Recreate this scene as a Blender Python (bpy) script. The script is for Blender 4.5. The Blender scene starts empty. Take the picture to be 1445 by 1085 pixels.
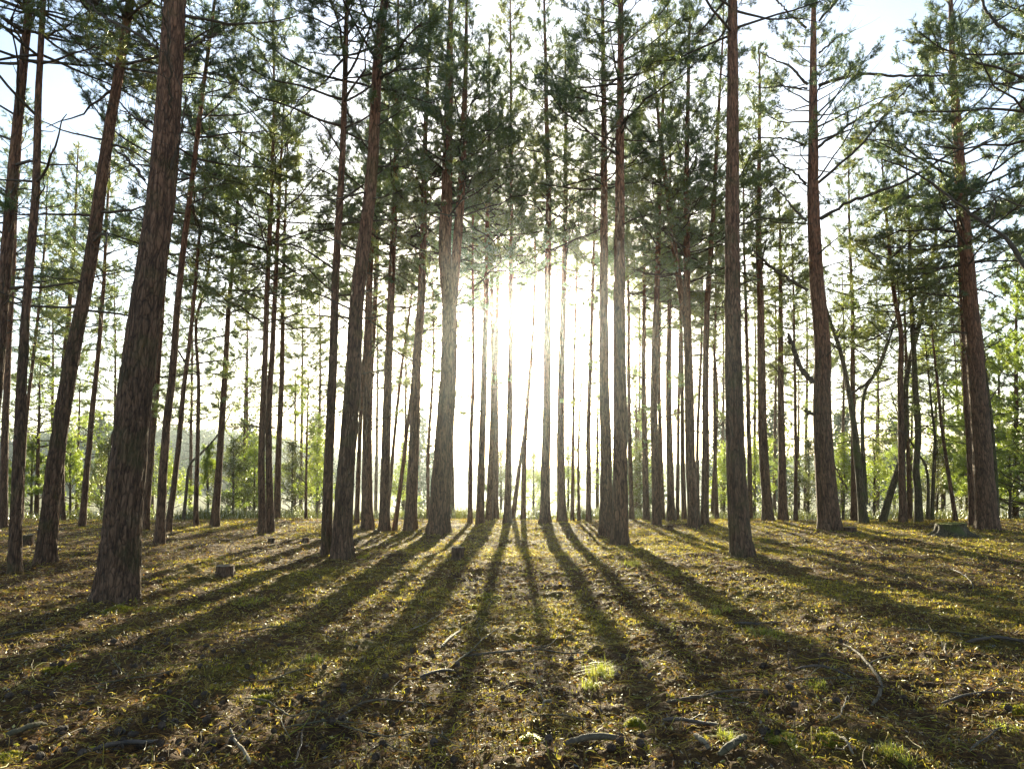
import bpy, math, random
import numpy as np
from mathutils import Vector, Matrix
random.seed(7)
RNG = np.random.default_rng(11)
SC = bpy.context.scene
COL = SC.collection
R = math.radians

# ------------------------------------------------------------------ camera numbers
F_PX, CX, CY = 950.0, 722.5, 542.5          # focal length and centre, in pixels of the 1445 wide photograph
PITCH = R(8.27)
CAM = np.array([0.0, 0.0, 1.45])
SUN_EL, SUN_AZ = R(14.0), R(0.92)            # azimuth measured from +Y towards +X

def ray(x, y):
    cx = (x - CX) / F_PX; cy = (CY - y) / F_PX
    return np.array([cx, math.cos(PITCH) - cy * math.sin(PITCH), math.sin(PITCH) + cy * math.cos(PITCH)])

# ------------------------------------------------------------------ noise
def _hash(ix, iy, seed):
    h = (ix.astype(np.int64) * 374761393 + iy.astype(np.int64) * 668265263 + seed * 1442695041) & 0xFFFFFFFF
    h = ((h ^ (h >> 13)) * 1274126177) & 0xFFFFFFFF
    h = h ^ (h >> 16)
    return (h & 0xFFFFFF) / float(0xFFFFFF)

def vnoise(x, y, seed=0, px=None):
    x = np.asarray(x, float); y = np.asarray(y, float)
    ix = np.floor(x); iy = np.floor(y); fx = x - ix; fy = y - iy
    fx = fx * fx * (3 - 2 * fx); fy = fy * fy * (3 - 2 * fy)
    ix0, ix1 = ix, ix + 1
    if px: ix0 = np.mod(ix0, px); ix1 = np.mod(ix1, px)
    a = _hash(ix0, iy, seed); b = _hash(ix1, iy, seed); c = _hash(ix0, iy + 1, seed); d = _hash(ix1, iy + 1, seed)
    return (a * (1 - fx) + b * fx) * (1 - fy) + (c * (1 - fx) + d * fx) * fy

def fbm(x, y, seed=0, octv=4):
    s = 0; a = 0.5; t = 0
    for i in range(octv):
        s = s + a * vnoise(x * 2 ** i + 17.3 * i, y * 2 ** i - 9.1 * i, seed + i); t += a; a *= 0.5
    return s / t

def sstep(t):
    t = np.clip(t, 0, 1); return t * t * (3 - 2 * t)

def gh(x, y):
    """height of the ground"""
    x = np.asarray(x, float); y = np.asarray(y, float)
    d = np.hypot(x, y)
    fade = 1 - sstep((d - 40) / 60)
    z = 0.16 * (fbm(x / 4 + 5, y / 4 + 2, 3, 3) - 0.5) + fade * (0.13 * (fbm(x * 1.1, y * 1.1, 8, 3) - 0.5) + 0.03 * (fbm(x * 4, y * 4, 12, 2) - 0.5))
    mf = 1 - sstep((d - 17) / 12)
    if np.any(mf > 0):
        z = z + mf * (0.085 * (fbm(x * 6, y * 6, 91, 4) - .5) + 0.035 * (np.abs(vnoise(x * 15, y * 15, 95) - .5) * 2 - .5))
    cr = 25.0 + 1.6 * (vnoise(x / 6.0, x * 0 + 3.3, 21) - 0.5)
    z = z + 0.10 * np.exp(-((y - 23.5) / 2.5) ** 2) - 3.3 * sstep((y - cr) / 46.0)
    hl = 30 * sstep((y - 250) / 190) * np.exp(-((x + 235) / 135.0) ** 2)
    hr = 13 * sstep((y - 270) / 190) * np.exp(-((x - 260) / 150.0) ** 2)
    back = 6 * sstep((d - 520) / 300)
    return z + hl + hr + back

def on_ground(x, y, tmax=60):
    r = ray(x, y); t = np.arange(2.0, tmax, 0.03)
    P = CAM[None, :] + r[None, :] * t[:, None]
    below = P[:, 2] < gh(P[:, 0], P[:, 1])
    i = int(np.argmax(below)) if below.any() else len(t) - 1
    return P[i]

# ------------------------------------------------------------------ meshes
def mesh_np(name, verts, faces_list, mats, mat_idx=None, smooth=True, attrs=None):
    """faces_list: list of (n,k) int arrays"""
    me = bpy.data.meshes.new(name)
    verts = np.ascontiguousarray(verts, dtype=np.float32)
    faces_list = [f for f in faces_list if len(f)]
    tot = [np.full(len(f), f.shape[1], np.int32) for f in faces_list]
    lt = np.concatenate(tot); li = np.concatenate([f.ravel() for f in faces_list]).astype(np.int32)
    ls = np.concatenate([[0], np.cumsum(lt)[:-1]]).astype(np.int32)
    me.vertices.add(len(verts)); me.vertices.foreach_set('co', verts.ravel())
    me.loops.add(len(li)); me.loops.foreach_set('vertex_index', li)
    me.polygons.add(len(lt)); me.polygons.foreach_set('loop_start', ls)
    try: me.polygons.foreach_set('loop_total', lt)
    except Exception: pass
    me.update(calc_edges=True)
    for m in (mats if isinstance(mats, (list, tuple)) else [mats]): me.materials.append(m)
    if mat_idx is not None: me.polygons.foreach_set('material_index', np.asarray(mat_idx, np.int32))
    me.polygons.foreach_set('use_smooth', np.full(len(lt), bool(smooth)))
    for k, v in (attrs or {}).items():
        v = np.asarray(v, np.float32)
        if v.ndim == 1:
            a = me.attributes.new(k, 'FLOAT', 'POINT'); a.data.foreach_set('value', v)
        else:
            if v.shape[1] == 3: v = np.hstack([v, np.ones((len(v), 1), np.float32)])
            a = me.attributes.new(k, 'FLOAT_COLOR', 'POINT'); a.data.foreach_set('color', np.ascontiguousarray(v).ravel())
    me.update()
    return me

def obj(name, me, parent=None, loc=None):
    o = bpy.data.objects.new(name, me); COL.objects.link(o)
    if loc is not None: o.location = loc
    if parent is not None: o.parent = parent
    return o

def tag(o, label=None, cat=None, group=None, kind=None):
    for k, v in (('label', label), ('category', cat), ('group', group), ('kind', kind)):
        if v: o[k] = v
    return o

def empty(name, loc, label, cat, group=None):
    o = bpy.data.objects.new(name, None); COL.objects.link(o); o.location = loc; o.empty_display_size = 0.2
    return tag(o, label, cat, group)

def norm(v):
    return v / np.maximum(np.linalg.norm(v, axis=-1, keepdims=True), 1e-9)

def tubes(P, Rd, S=5, cap=False):
    """P (M,K,3) centre lines, Rd (M,K) radii -> verts, quads"""
    M, K, _ = P.shape
    T = np.gradient(P, axis=1); T = norm(T)
    ref = np.zeros((M, 1, 3)); ref[..., 2] = 1
    vert = np.abs(T[:, :1, 2]) > 0.8
    ref = np.where(vert[..., None], np.array([1.0, 0, 0]), ref)
    A = norm(np.cross(T, np.broadcast_to(ref, T.shape))); B = np.cross(T, A)
    th = np.arange(S) * 2 * math.pi / S
    V = P[:, :, None, :] + Rd[:, :, None, None] * (A[:, :, None, :] * np.cos(th)[None, None, :, None] + B[:, :, None, :] * np.sin(th)[None, None, :, None])
    idx = np.arange(M * K * S).reshape(M, K, S)
    a = idx[:, :-1, :]; b = idx[:, 1:, :]
    q = np.stack([a, np.roll(a, -1, 2), np.roll(b, -1, 2), b], -1).reshape(-1, 4)
    V = V.reshape(-1, 3)
    if cap:
        c = len(V) + np.arange(2 * M)
        V = np.vstack([V, P[:, 0], P[:, -1]])
        t1 = np.stack([np.roll(idx[:, 0], -1, 1), idx[:, 0], np.repeat(c[:M, None], S, 1)], -1).reshape(-1, 3)
        t2 = np.stack([idx[:, -1], np.roll(idx[:, -1], -1, 1), np.repeat(c[M:, None], S, 1)], -1).reshape(-1, 3)
        return V, q, np.vstack([t1, t2])
    return V, q

class Acc:
    def __init__(s): s.v = []; s.q = []; s.t = []; s.n = 0; s.a = []
    def add(s, v, q=None, t=None, a=None):
        if q is not None and len(q): s.q.append(q + s.n)
        if t is not None and len(t): s.t.append(t + s.n)
        if a is not None: s.a.append(a)
        s.v.append(v); s.n += len(v)
    def mesh(s, name, mat, smooth=True, attr=None):
        f = []
        if s.q: f.append(np.vstack(s.q))
        if s.t: f.append(np.vstack(s.t))
        return mesh_np(name, np.vstack(s.v), f, mat, smooth=smooth, attrs={attr: np.vstack(s.a)} if attr else None)

def hermite(P, n):
    """smooth curve through the points P (k,3), n samples evenly spread"""
    P = np.asarray(P, float); k = len(P)
    if k == 2:
        t = np.linspace(0, 1, n)[:, None]; return P[0] * (1 - t) + P[1] * t
    d = np.concatenate([[0], np.cumsum(np.linalg.norm(np.diff(P, axis=0), axis=1))])
    m = np.zeros_like(P)
    m[1:-1] = (P[2:] - P[:-2]) / (d[2:] - d[:-2])[:, None]
    m[0] = (P[1] - P[0]) / (d[1] - d[0]); m[-1] = (P[-1] - P[-2]) / (d[-1] - d[-2])
    s = np.linspace(0, d[-1], n); i = np.clip(np.searchsorted(d, s, 'right') - 1, 0, k - 2)
    h = (d[i + 1] - d[i])[:, None]; t = ((s - d[i]))[:, None] / h
    return (2 * t**3 - 3 * t**2 + 1) * P[i] + (t**3 - 2 * t**2 + t) * h * m[i] + (-2 * t**3 + 3 * t**2) * P[i + 1] + (t**3 - t**2) * h * m[i + 1]

# ------------------------------------------------------------------ materials
def new_mat(name):
    m = bpy.data.materials.new(name); m.use_nodes = True
    nt = m.node_tree; nt.nodes.clear()
    return m, nt, nt.nodes.new('ShaderNodeOutputMaterial')

def node(nt, typ, **kw):
    n = nt.nodes.new(typ)
    for k, v in kw.items():
        if k.startswith('i_'):
            key = k[2:]; key = int(key) if key.isdigit() else key.replace('_', ' ')
            n.inputs[key].default_value = v
        else: setattr(n, k, v)
    return n

def ramp(nt, stops):
    n = nt.nodes.new('ShaderNodeValToRGB'); el = n.color_ramp.elements
    while len(el) < len(stops): el.new(0.5)
    for e, (p, c) in zip(el, stops):
        e.position = p; e.color = (*c, 1) if len(c) == 3 else c
    return n

def bark_mat(name, low, high, z0, z1, vscale=9.0, bump=0.6, mossy=0.0):
    m, nt, out = new_mat(name); L = nt.links.new
    geo = node(nt, 'ShaderNodeNewGeometry')
    sep = node(nt, 'ShaderNodeSeparateXYZ'); L(geo.outputs['Position'], sep.inputs[0])
    mp = node(nt, 'ShaderNodeMapping'); mp.inputs['Scale'].default_value = (1, 1, 0.22); L(geo.outputs['Position'], mp.inputs[0])
    n0 = node(nt, 'ShaderNodeTexNoise', i_Scale=5.0, i_Detail=5.0); L(mp.outputs[0], n0.inputs['Vector'])
    addv = node(nt, 'ShaderNodeMixRGB', blend_type='ADD', i_Fac=0.09); L(mp.outputs[0], addv.inputs[1]); L(n0.outputs['Color'], addv.inputs[2])
    vor = node(nt, 'ShaderNodeTexVoronoi', feature='DISTANCE_TO_EDGE', i_Scale=vscale * 1.9); L(addv.outputs[0], vor.inputs['Vector'])
    crk0 = ramp(nt, [(0.0, (0.5,) * 3), (0.12, (1,) * 3)]); L(vor.outputs['Distance'], crk0.inputs[0])
    mp2 = node(nt, 'ShaderNodeMapping'); mp2.inputs['Scale'].default_value = (1, 1, 0.13); L(geo.outputs['Position'], mp2.inputs[0])
    rdg = node(nt, 'ShaderNodeTexNoise', i_Scale=vscale * 1.5, i_Detail=4.0, i_Distortion=0.6); L(mp2.outputs[0], rdg.inputs['Vector'])
    rsub = node(nt, 'ShaderNodeMath', operation='SUBTRACT'); L(rdg.outputs['Fac'], rsub.inputs[0]); rsub.inputs[1].default_value = 0.5
    rabs = node(nt, 'ShaderNodeMath', operation='ABSOLUTE'); L(rsub.outputs[0], rabs.inputs[0])
    crk1 = ramp(nt, [(0.0, (0.35,) * 3), (0.09, (1,) * 3)]); L(rabs.outputs[0], crk1.inputs[0])
    crk = node(nt, 'ShaderNodeMixRGB', blend_type='MULTIPLY', i_Fac=1.0); L(crk0.outputs[0], crk.inputs[1]); L(crk1.outputs[0], crk.inputs[2])
    fine = node(nt, 'ShaderNodeTexNoise', i_Scale=38.0, i_Detail=6.0, i_Roughness=0.65); L(mp.outputs[0], fine.inputs['Vector'])
    big = node(nt, 'ShaderNodeTexNoise', i_Scale=1.3, i_Detail=3.0); L(geo.outputs['Position'], big.inputs['Vector'])
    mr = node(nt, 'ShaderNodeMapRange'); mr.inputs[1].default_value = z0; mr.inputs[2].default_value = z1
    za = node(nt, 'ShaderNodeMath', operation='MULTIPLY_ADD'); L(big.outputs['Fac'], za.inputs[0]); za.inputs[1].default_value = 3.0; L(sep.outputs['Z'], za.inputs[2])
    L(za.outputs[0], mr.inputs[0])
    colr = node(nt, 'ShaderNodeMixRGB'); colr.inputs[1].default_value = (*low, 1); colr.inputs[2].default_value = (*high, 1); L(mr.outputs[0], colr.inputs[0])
    var = ramp(nt, [(0.25, (0.55,) * 3), (0.75, (1.45,) * 3)]); L(fine.outputs['Fac'], var.inputs[0])
    m1 = node(nt, 'ShaderNodeMixRGB', blend_type='MULTIPLY', i_Fac=1.0); L(colr.outputs[0], m1.inputs[1]); L(var.outputs[0], m1.inputs[2])
    m2 = node(nt, 'ShaderNodeMixRGB', blend_type='MULTIPLY', i_Fac=1.0); L(m1.outputs[0], m2.inputs[1]); L(crk.outputs[0], m2.inputs[2])
    last = m2
    if mossy:
        mn = node(nt, 'ShaderNodeTexNoise', i_Scale=2.2, i_Detail=6.0); L(geo.outputs['Position'], mn.inputs['Vector'])
        mm = ramp(nt, [(0.52, (0,) * 3), (0.66, (mossy,) * 3)]); L(mn.outputs['Fac'], mm.inputs[0])
        last = node(nt, 'ShaderNodeMixRGB'); last.inputs[2].default_value = (0.075, 0.085, 0.02, 1); L(mm.outputs[0], last.inputs[0]); L(m2.outputs[0], last.inputs[1])
    hsum = node(nt, 'ShaderNodeMath', operation='MULTIPLY_ADD'); L(crk.outputs[0], hsum.inputs[0]); hsum.inputs[1].default_value = 1.0; L(fine.outputs['Fac'], hsum.inputs[2])
    bp = node(nt, 'ShaderNodeBump', i_Strength=bump, i_Distance=0.025); L(hsum.outputs[0], bp.inputs['Height'])
    bs = node(nt, 'ShaderNodeBsdfPrincipled', i_Roughness=0.85); bs.inputs['Specular IOR Level'].default_value = 0.25
    L(last.outputs[0], bs.inputs['Base Color']); L(bp.outputs[0], bs.inputs['Normal']); L(bs.outputs[0], out.inputs[0])
    return m

def leaf_mat(name, stops, scale=1.2, trans=0.5, attr=None, gloss=0.12, rough=0.45):
    m, nt, out = new_mat(name); L = nt.links.new
    if attr:
        src = node(nt, 'ShaderNodeAttribute', attribute_name=attr); c = src.outputs['Color']
    else:
        geo = node(nt, 'ShaderNodeNewGeometry')
        n = node(nt, 'ShaderNodeTexNoise', i_Scale=scale, i_Detail=6.0, i_Roughness=0.7); L(geo.outputs['Position'], n.inputs['Vector'])
        rp = ramp(nt, stops); L(n.outputs['Fac'], rp.inputs[0]); c = rp.outputs[0]
    d = node(nt, 'ShaderNodeBsdfDiffuse'); t = node(nt, 'ShaderNodeBsdfTranslucent'); g = node(nt, 'ShaderNodeBsdfGlossy', i_Roughness=rough)
    L(c, d.inputs[0]); L(c, t.inputs[0]); g.inputs[0].default_value = (0.7, 0.7, 0.65, 1)
    mx = node(nt, 'ShaderNodeMixShader', i_0=trans); L(d.outputs[0], mx.inputs[1]); L(t.outputs[0], mx.inputs[2])
    fr = node(nt, 'ShaderNodeFresnel', i_IOR=1.4)
    fm = node(nt, 'ShaderNodeMath', operation='MULTIPLY'); L(fr.outputs[0], fm.inputs[0]); fm.inputs[1].default_value = gloss * 4
    mx2 = node(nt, 'ShaderNodeMixShader'); L(fm.outputs[0], mx2.inputs[0]); L(mx.outputs[0], mx2.inputs[1]); L(g.outputs[0], mx2.inputs[2])
    L(mx2.outputs[0], out.inputs[0])
    return m

def simple_mat(name, c1, c2, scale=8.0, rough=0.85, bump=0.3, stretch=(1, 1, 1)):
    m, nt, out = new_mat(name); L = nt.links.new
    tc = node(nt, 'ShaderNodeTexCoord'); mp = node(nt, 'ShaderNodeMapping'); mp.inputs['Scale'].default_value = stretch
    L(tc.outputs['Object'], mp.inputs[0])
    n = node(nt, 'ShaderNodeTexNoise', i_Scale=scale, i_Detail=7.0, i_Roughness=0.65); L(mp.outputs[0], n.inputs['Vector'])
    rp = ramp(nt, [(0.3, c1), (0.7, c2)]); L(n.outputs['Fac'], rp.inputs[0])
    bp = node(nt, 'ShaderNodeBump', i_Strength=bump, i_Distance=0.02); L(n.outputs['Fac'], bp.inputs['Height'])
    bs = node(nt, 'ShaderNodeBsdfPrincipled', i_Roughness=rough); bs.inputs['Specular IOR Level'].default_value = 0.25
    L(rp.outputs[0], bs.inputs['Base Color']); L(bp.outputs[0], bs.inputs['Normal']); L(bs.outputs[0], out.inputs[0])
    return m

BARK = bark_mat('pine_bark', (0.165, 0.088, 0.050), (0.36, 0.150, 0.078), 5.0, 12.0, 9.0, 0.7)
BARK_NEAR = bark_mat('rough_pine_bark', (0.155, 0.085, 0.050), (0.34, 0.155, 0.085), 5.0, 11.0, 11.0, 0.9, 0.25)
BARK_MOSSY = bark_mat('mossy_bark', (0.12, 0.09, 0.05), (0.17, 0.12, 0.065), 4.0, 10.0, 12.0, 0.6, 0.8)
TWIG = simple_mat('branch_bark', (0.05, 0.036, 0.026), (0.12, 0.085, 0.055), 14.0)
NEEDLE = leaf_mat('pine_needles', [(0.28, (0.060, 0.120, 0.058)), (0.50, (0.15, 0.20, 0.050)), (0.72, (0.33, 0.31, 0.045))], 0.55, 0.5)
NEEDLE_MID = leaf_mat('mid_pine_needles', [(0.28, (0.09, 0.14, 0.04)), (0.50, (0.19, 0.23, 0.045)), (0.72, (0.34, 0.33, 0.045))], 0.55, 0.55)
NEEDLE_YOUNG = leaf_mat('young_pine_needles', [(0.28, (0.16, 0.24, 0.03)), (0.55, (0.30, 0.37, 0.035)), (0.78, (0.52, 0.50, 0.05))], 0.9, 0.75)
LEAF = leaf_mat('small_leaves', [(0.28, (0.17, 0.24, 0.03)), (0.55, (0.30, 0.36, 0.04)), (0.78, (0.52, 0.48, 0.055))], 1.0, 0.75)
HEATH = leaf_mat('heather', [(0.28, (0.07, 0.08, 0.022)), (0.52, (0.13, 0.14, 0.03)), (0.75, (0.21, 0.205, 0.045))], 0.5, 0.55)
FARLEAF = leaf_mat('far_foliage', [(0.3, (0.03, 0.055, 0.03)), (0.7, (0.07, 0.095, 0.04))], 0.06, 0.35, gloss=0.02)
LITTER = leaf_mat('litter', None, attr='tint', trans=0.45, gloss=0.05, rough=0.5)
MOSSM = leaf_mat('moss', None, attr='tint', trans=0.62, gloss=0.03)
EXPO = 2.25
# ------------------------------------------------------------------ trees
def lift(path, D, tilt=0.0):
    """pixel path -> points in the tree's own upright plane at distance D; also the optical depth of each"""
    out = []; s_ = []
    for (x, y) in path:
        r = ray(x, y); s = D / r[1]
        out.append(CAM + r * s); s_.append(s)
    return np.array(out), np.array(s_)

def stem_axis(path, D, H, zbase=None):
    P, s = lift(path, D)
    if zbase is not None:                    # run the stem down to its own ground
        d = P[0] - P[1]; d = d / abs(d[2]) if abs(d[2]) > 1e-6 else np.array([0, 0, -1.0])
        k = P[0][2] - zbase
        if k > 0.05: P = np.vstack([P[0] + d * k, P])
    up = P[-1] - P[-2]; up = up / np.linalg.norm(up)
    z = P[-1][2]; pts = list(P); base = P[0][2]
    if z < base + H - 0.8:                   # grow on to the top, straightening
        left = base + H - z; n = 4
        for i in range(1, n + 1):
            dd = norm(up * (1 - 0.6 * i / n) + np.array([0, 0, 0.6 * i / n])); dd = dd / max(dd[2], .3)
            pts.append(pts[-1] + dd * left / n)
    return np.array(pts), s

def trunk_geo(axis_pts, r_ref, h_ref, H, rng, dist, flare=0.4, tip=0.006):
    n = 60 if dist > 22 else (130 if dist > 12.5 else 380)
    S = 11 if dist > 26 else (18 if dist > 22 else (34 if dist > 12.5 else 110))
    C = hermite(axis_pts, n)
    # a natural slight wander
    h = C[:, 2] - C[0, 2]
    wob = 0.015 * min(1.0, dist / 20)
    C[:, 0] += wob * (fbm(h * 0.5, h * 0 + rng.random() * 50, 5, 3) - .5) * 2; C[:, 1] += wob * 4 * (fbm(h * 0.35, h * 0 + rng.random() * 50, 6, 3) - .5) * 2
    taper = lambda q: np.clip(1 - q / (H * 1.04), 0.0, 1) ** 0.72
    rad = r_ref * taper(h) / taper(np.array(h_ref)) + tip
    th = np.arange(S) * 2 * math.pi / S; k1 = rng.integers(3, 6); ph = rng.random() * 6.28
    fl = 1 + flare * np.exp(-h / 0.22)[:, None] * (1 + 0.55 * np.sin(k1 * th + ph)[None, :] + 0.3 * np.sin((k1 + 2) * th - ph)[None, :]) + 0.07 * np.exp(-h / .9)[:, None]
    r = rad[:, None] * fl
    uu = th / (2 * math.pi)
    if dist < 12.5:
        per = 26
        U = np.broadcast_to(uu * per, (n, S)); Z = np.broadcast_to((h * 3.4)[:, None], (n, S))
        warp = 1.3 * fbm(U * .5, Z * .8, 31, 3)
        a = np.abs(vnoise(U + warp, Z, 41, per) - 0.5) * 2; b = np.abs(vnoise(U * 2 + warp, Z * 1.7, 42, per * 2) - 0.5) * 2
        g = np.clip(a * 2.1, 0, 1) ** .7 * 0.65 + np.clip(b * 1.5, 0, 1) * 0.35
        amp = 0.042 * (0.35 + 0.65 * np.exp(-h / 4.0))[:, None]
        r = r + amp * (g - 0.72) * np.minimum(1, rad[:, None] / 0.2)
        r = r + 0.012 * (fbm(U * .18, Z * .25, 61, 2) - .5)
    elif dist < 22:
        per = 13
        U = np.broadcast_to(uu * per, (n, S)); Z = np.broadcast_to((h * 1.6)[:, None], (n, S))
        r = r + 0.022 * (np.abs(vnoise(U, Z, 41, per) - .5) * 2 - .5) * np.minimum(1, rad[:, None] / 0.2)
    else:
        U = np.broadcast_to(uu * 5, (n, S)); Z = np.broadcast_to((h * 1.3)[:, None], (n, S))
        r = r * (1 + 0.12 * (vnoise(U, Z + 50 * rng.random(), 47, 5) - .5))
    T = norm(np.gradient(C, axis=0)); X = norm(np.cross(T, np.array([0, 1.0, 0]))); Y = np.cross(T, X)
    V = C[:, None, :] + r[:, :, None] * (X[:, None, :] * np.cos(th)[None, :, None] + Y[:, None, :] * np.sin(th)[None, :, None])
    V[0] += np.array([0, 0, -0.25]); 
    idx = np.arange(n * S).reshape(n, S); a_ = idx[:-1]; b_ = idx[1:]
    q = np.stack([a_, np.roll(a_, -1, 1), np.roll(b_, -1, 1), b_], -1).reshape(-1, 4)
    top = len(V.reshape(-1, 3)); V = np.vstack([V.reshape(-1, 3), C[-1:] + T[-1:] * 0.05])
    t = np.stack([idx[-1], np.roll(idx[-1], -1), np.full(S, top)], -1)
    return V, q, t, C, rad

def rot_about(v, k, ang):
    c = np.cos(ang)[..., None]; s = np.sin(ang)[..., None]
    return v * c + np.cross(k, v) * s + k * (np.sum(k * v, -1, keepdims=True)) * (1 - c)

def needles(rng, O, Dr, Ln, nper, nl, nw, spread=(0.35, 1.0)):
    """a shoot at O along Dr (unit) of length Ln carrying nper needle triangles"""
    M = len(O)
    ref = np.where(np.abs(Dr[:, 2:3]) > 0.85, np.array([[1.0, 0, 0]]), np.array([[0, 0, 1.0]]))
    A = norm(np.cross(Dr, ref)); B = np.cross(Dr, A)
    ph = rng.random((M, nper)) * 2 * math.pi; t = rng.random((M, nper)) ** 0.8
    al = rng.uniform(spread[0], spread[1], (M, nper))
    side = A[:, None] * np.cos(ph)[..., None] + B[:, None] * np.sin(ph)[..., None]
    nd = Dr[:, None] * np.cos(al)[..., None] + side * np.sin(al)[..., None]
    base = O[:, None] + Dr[:, None] * (Ln[:, None] * t)[..., None]
    w = norm(np.cross(nd, rng.normal(size=(M, nper, 3)))) * nw * 0.5
    L = nl * rng.uniform(.7, 1.25, (M, nper))
    mid = base + nd * (L * 0.55)[..., None]
    tip = base + nd * L[..., None]
    V = np.stack([base - w * .5, base + w * .5, mid + w, tip, mid - w], 2) if False else np.stack([base - w, base + w, tip], 2)
    V = V.reshape(-1, 3); f = np.arange(len(V)).reshape(-1, 3)
    return V, f

def leaves(rng, O, size, n):
    """n small leaf quads round each point O"""
    M = len(O); N = M * n
    c = np.repeat(O, n, 0) + rng.normal(size=(N, 3)) * size * 2.2
    a = norm(rng.normal(size=(N, 3))); b = norm(np.cross(a, rng.normal(size=(N, 3))))
    s = size * rng.uniform(.6, 1.3, (N, 1))
    V = np.stack([c - a * s, c + b * s * .45, c + a * s, c - b * s * .45], 1).reshape(-1, 3)
    return V, np.arange(N * 4).reshape(-1, 4)

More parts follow.
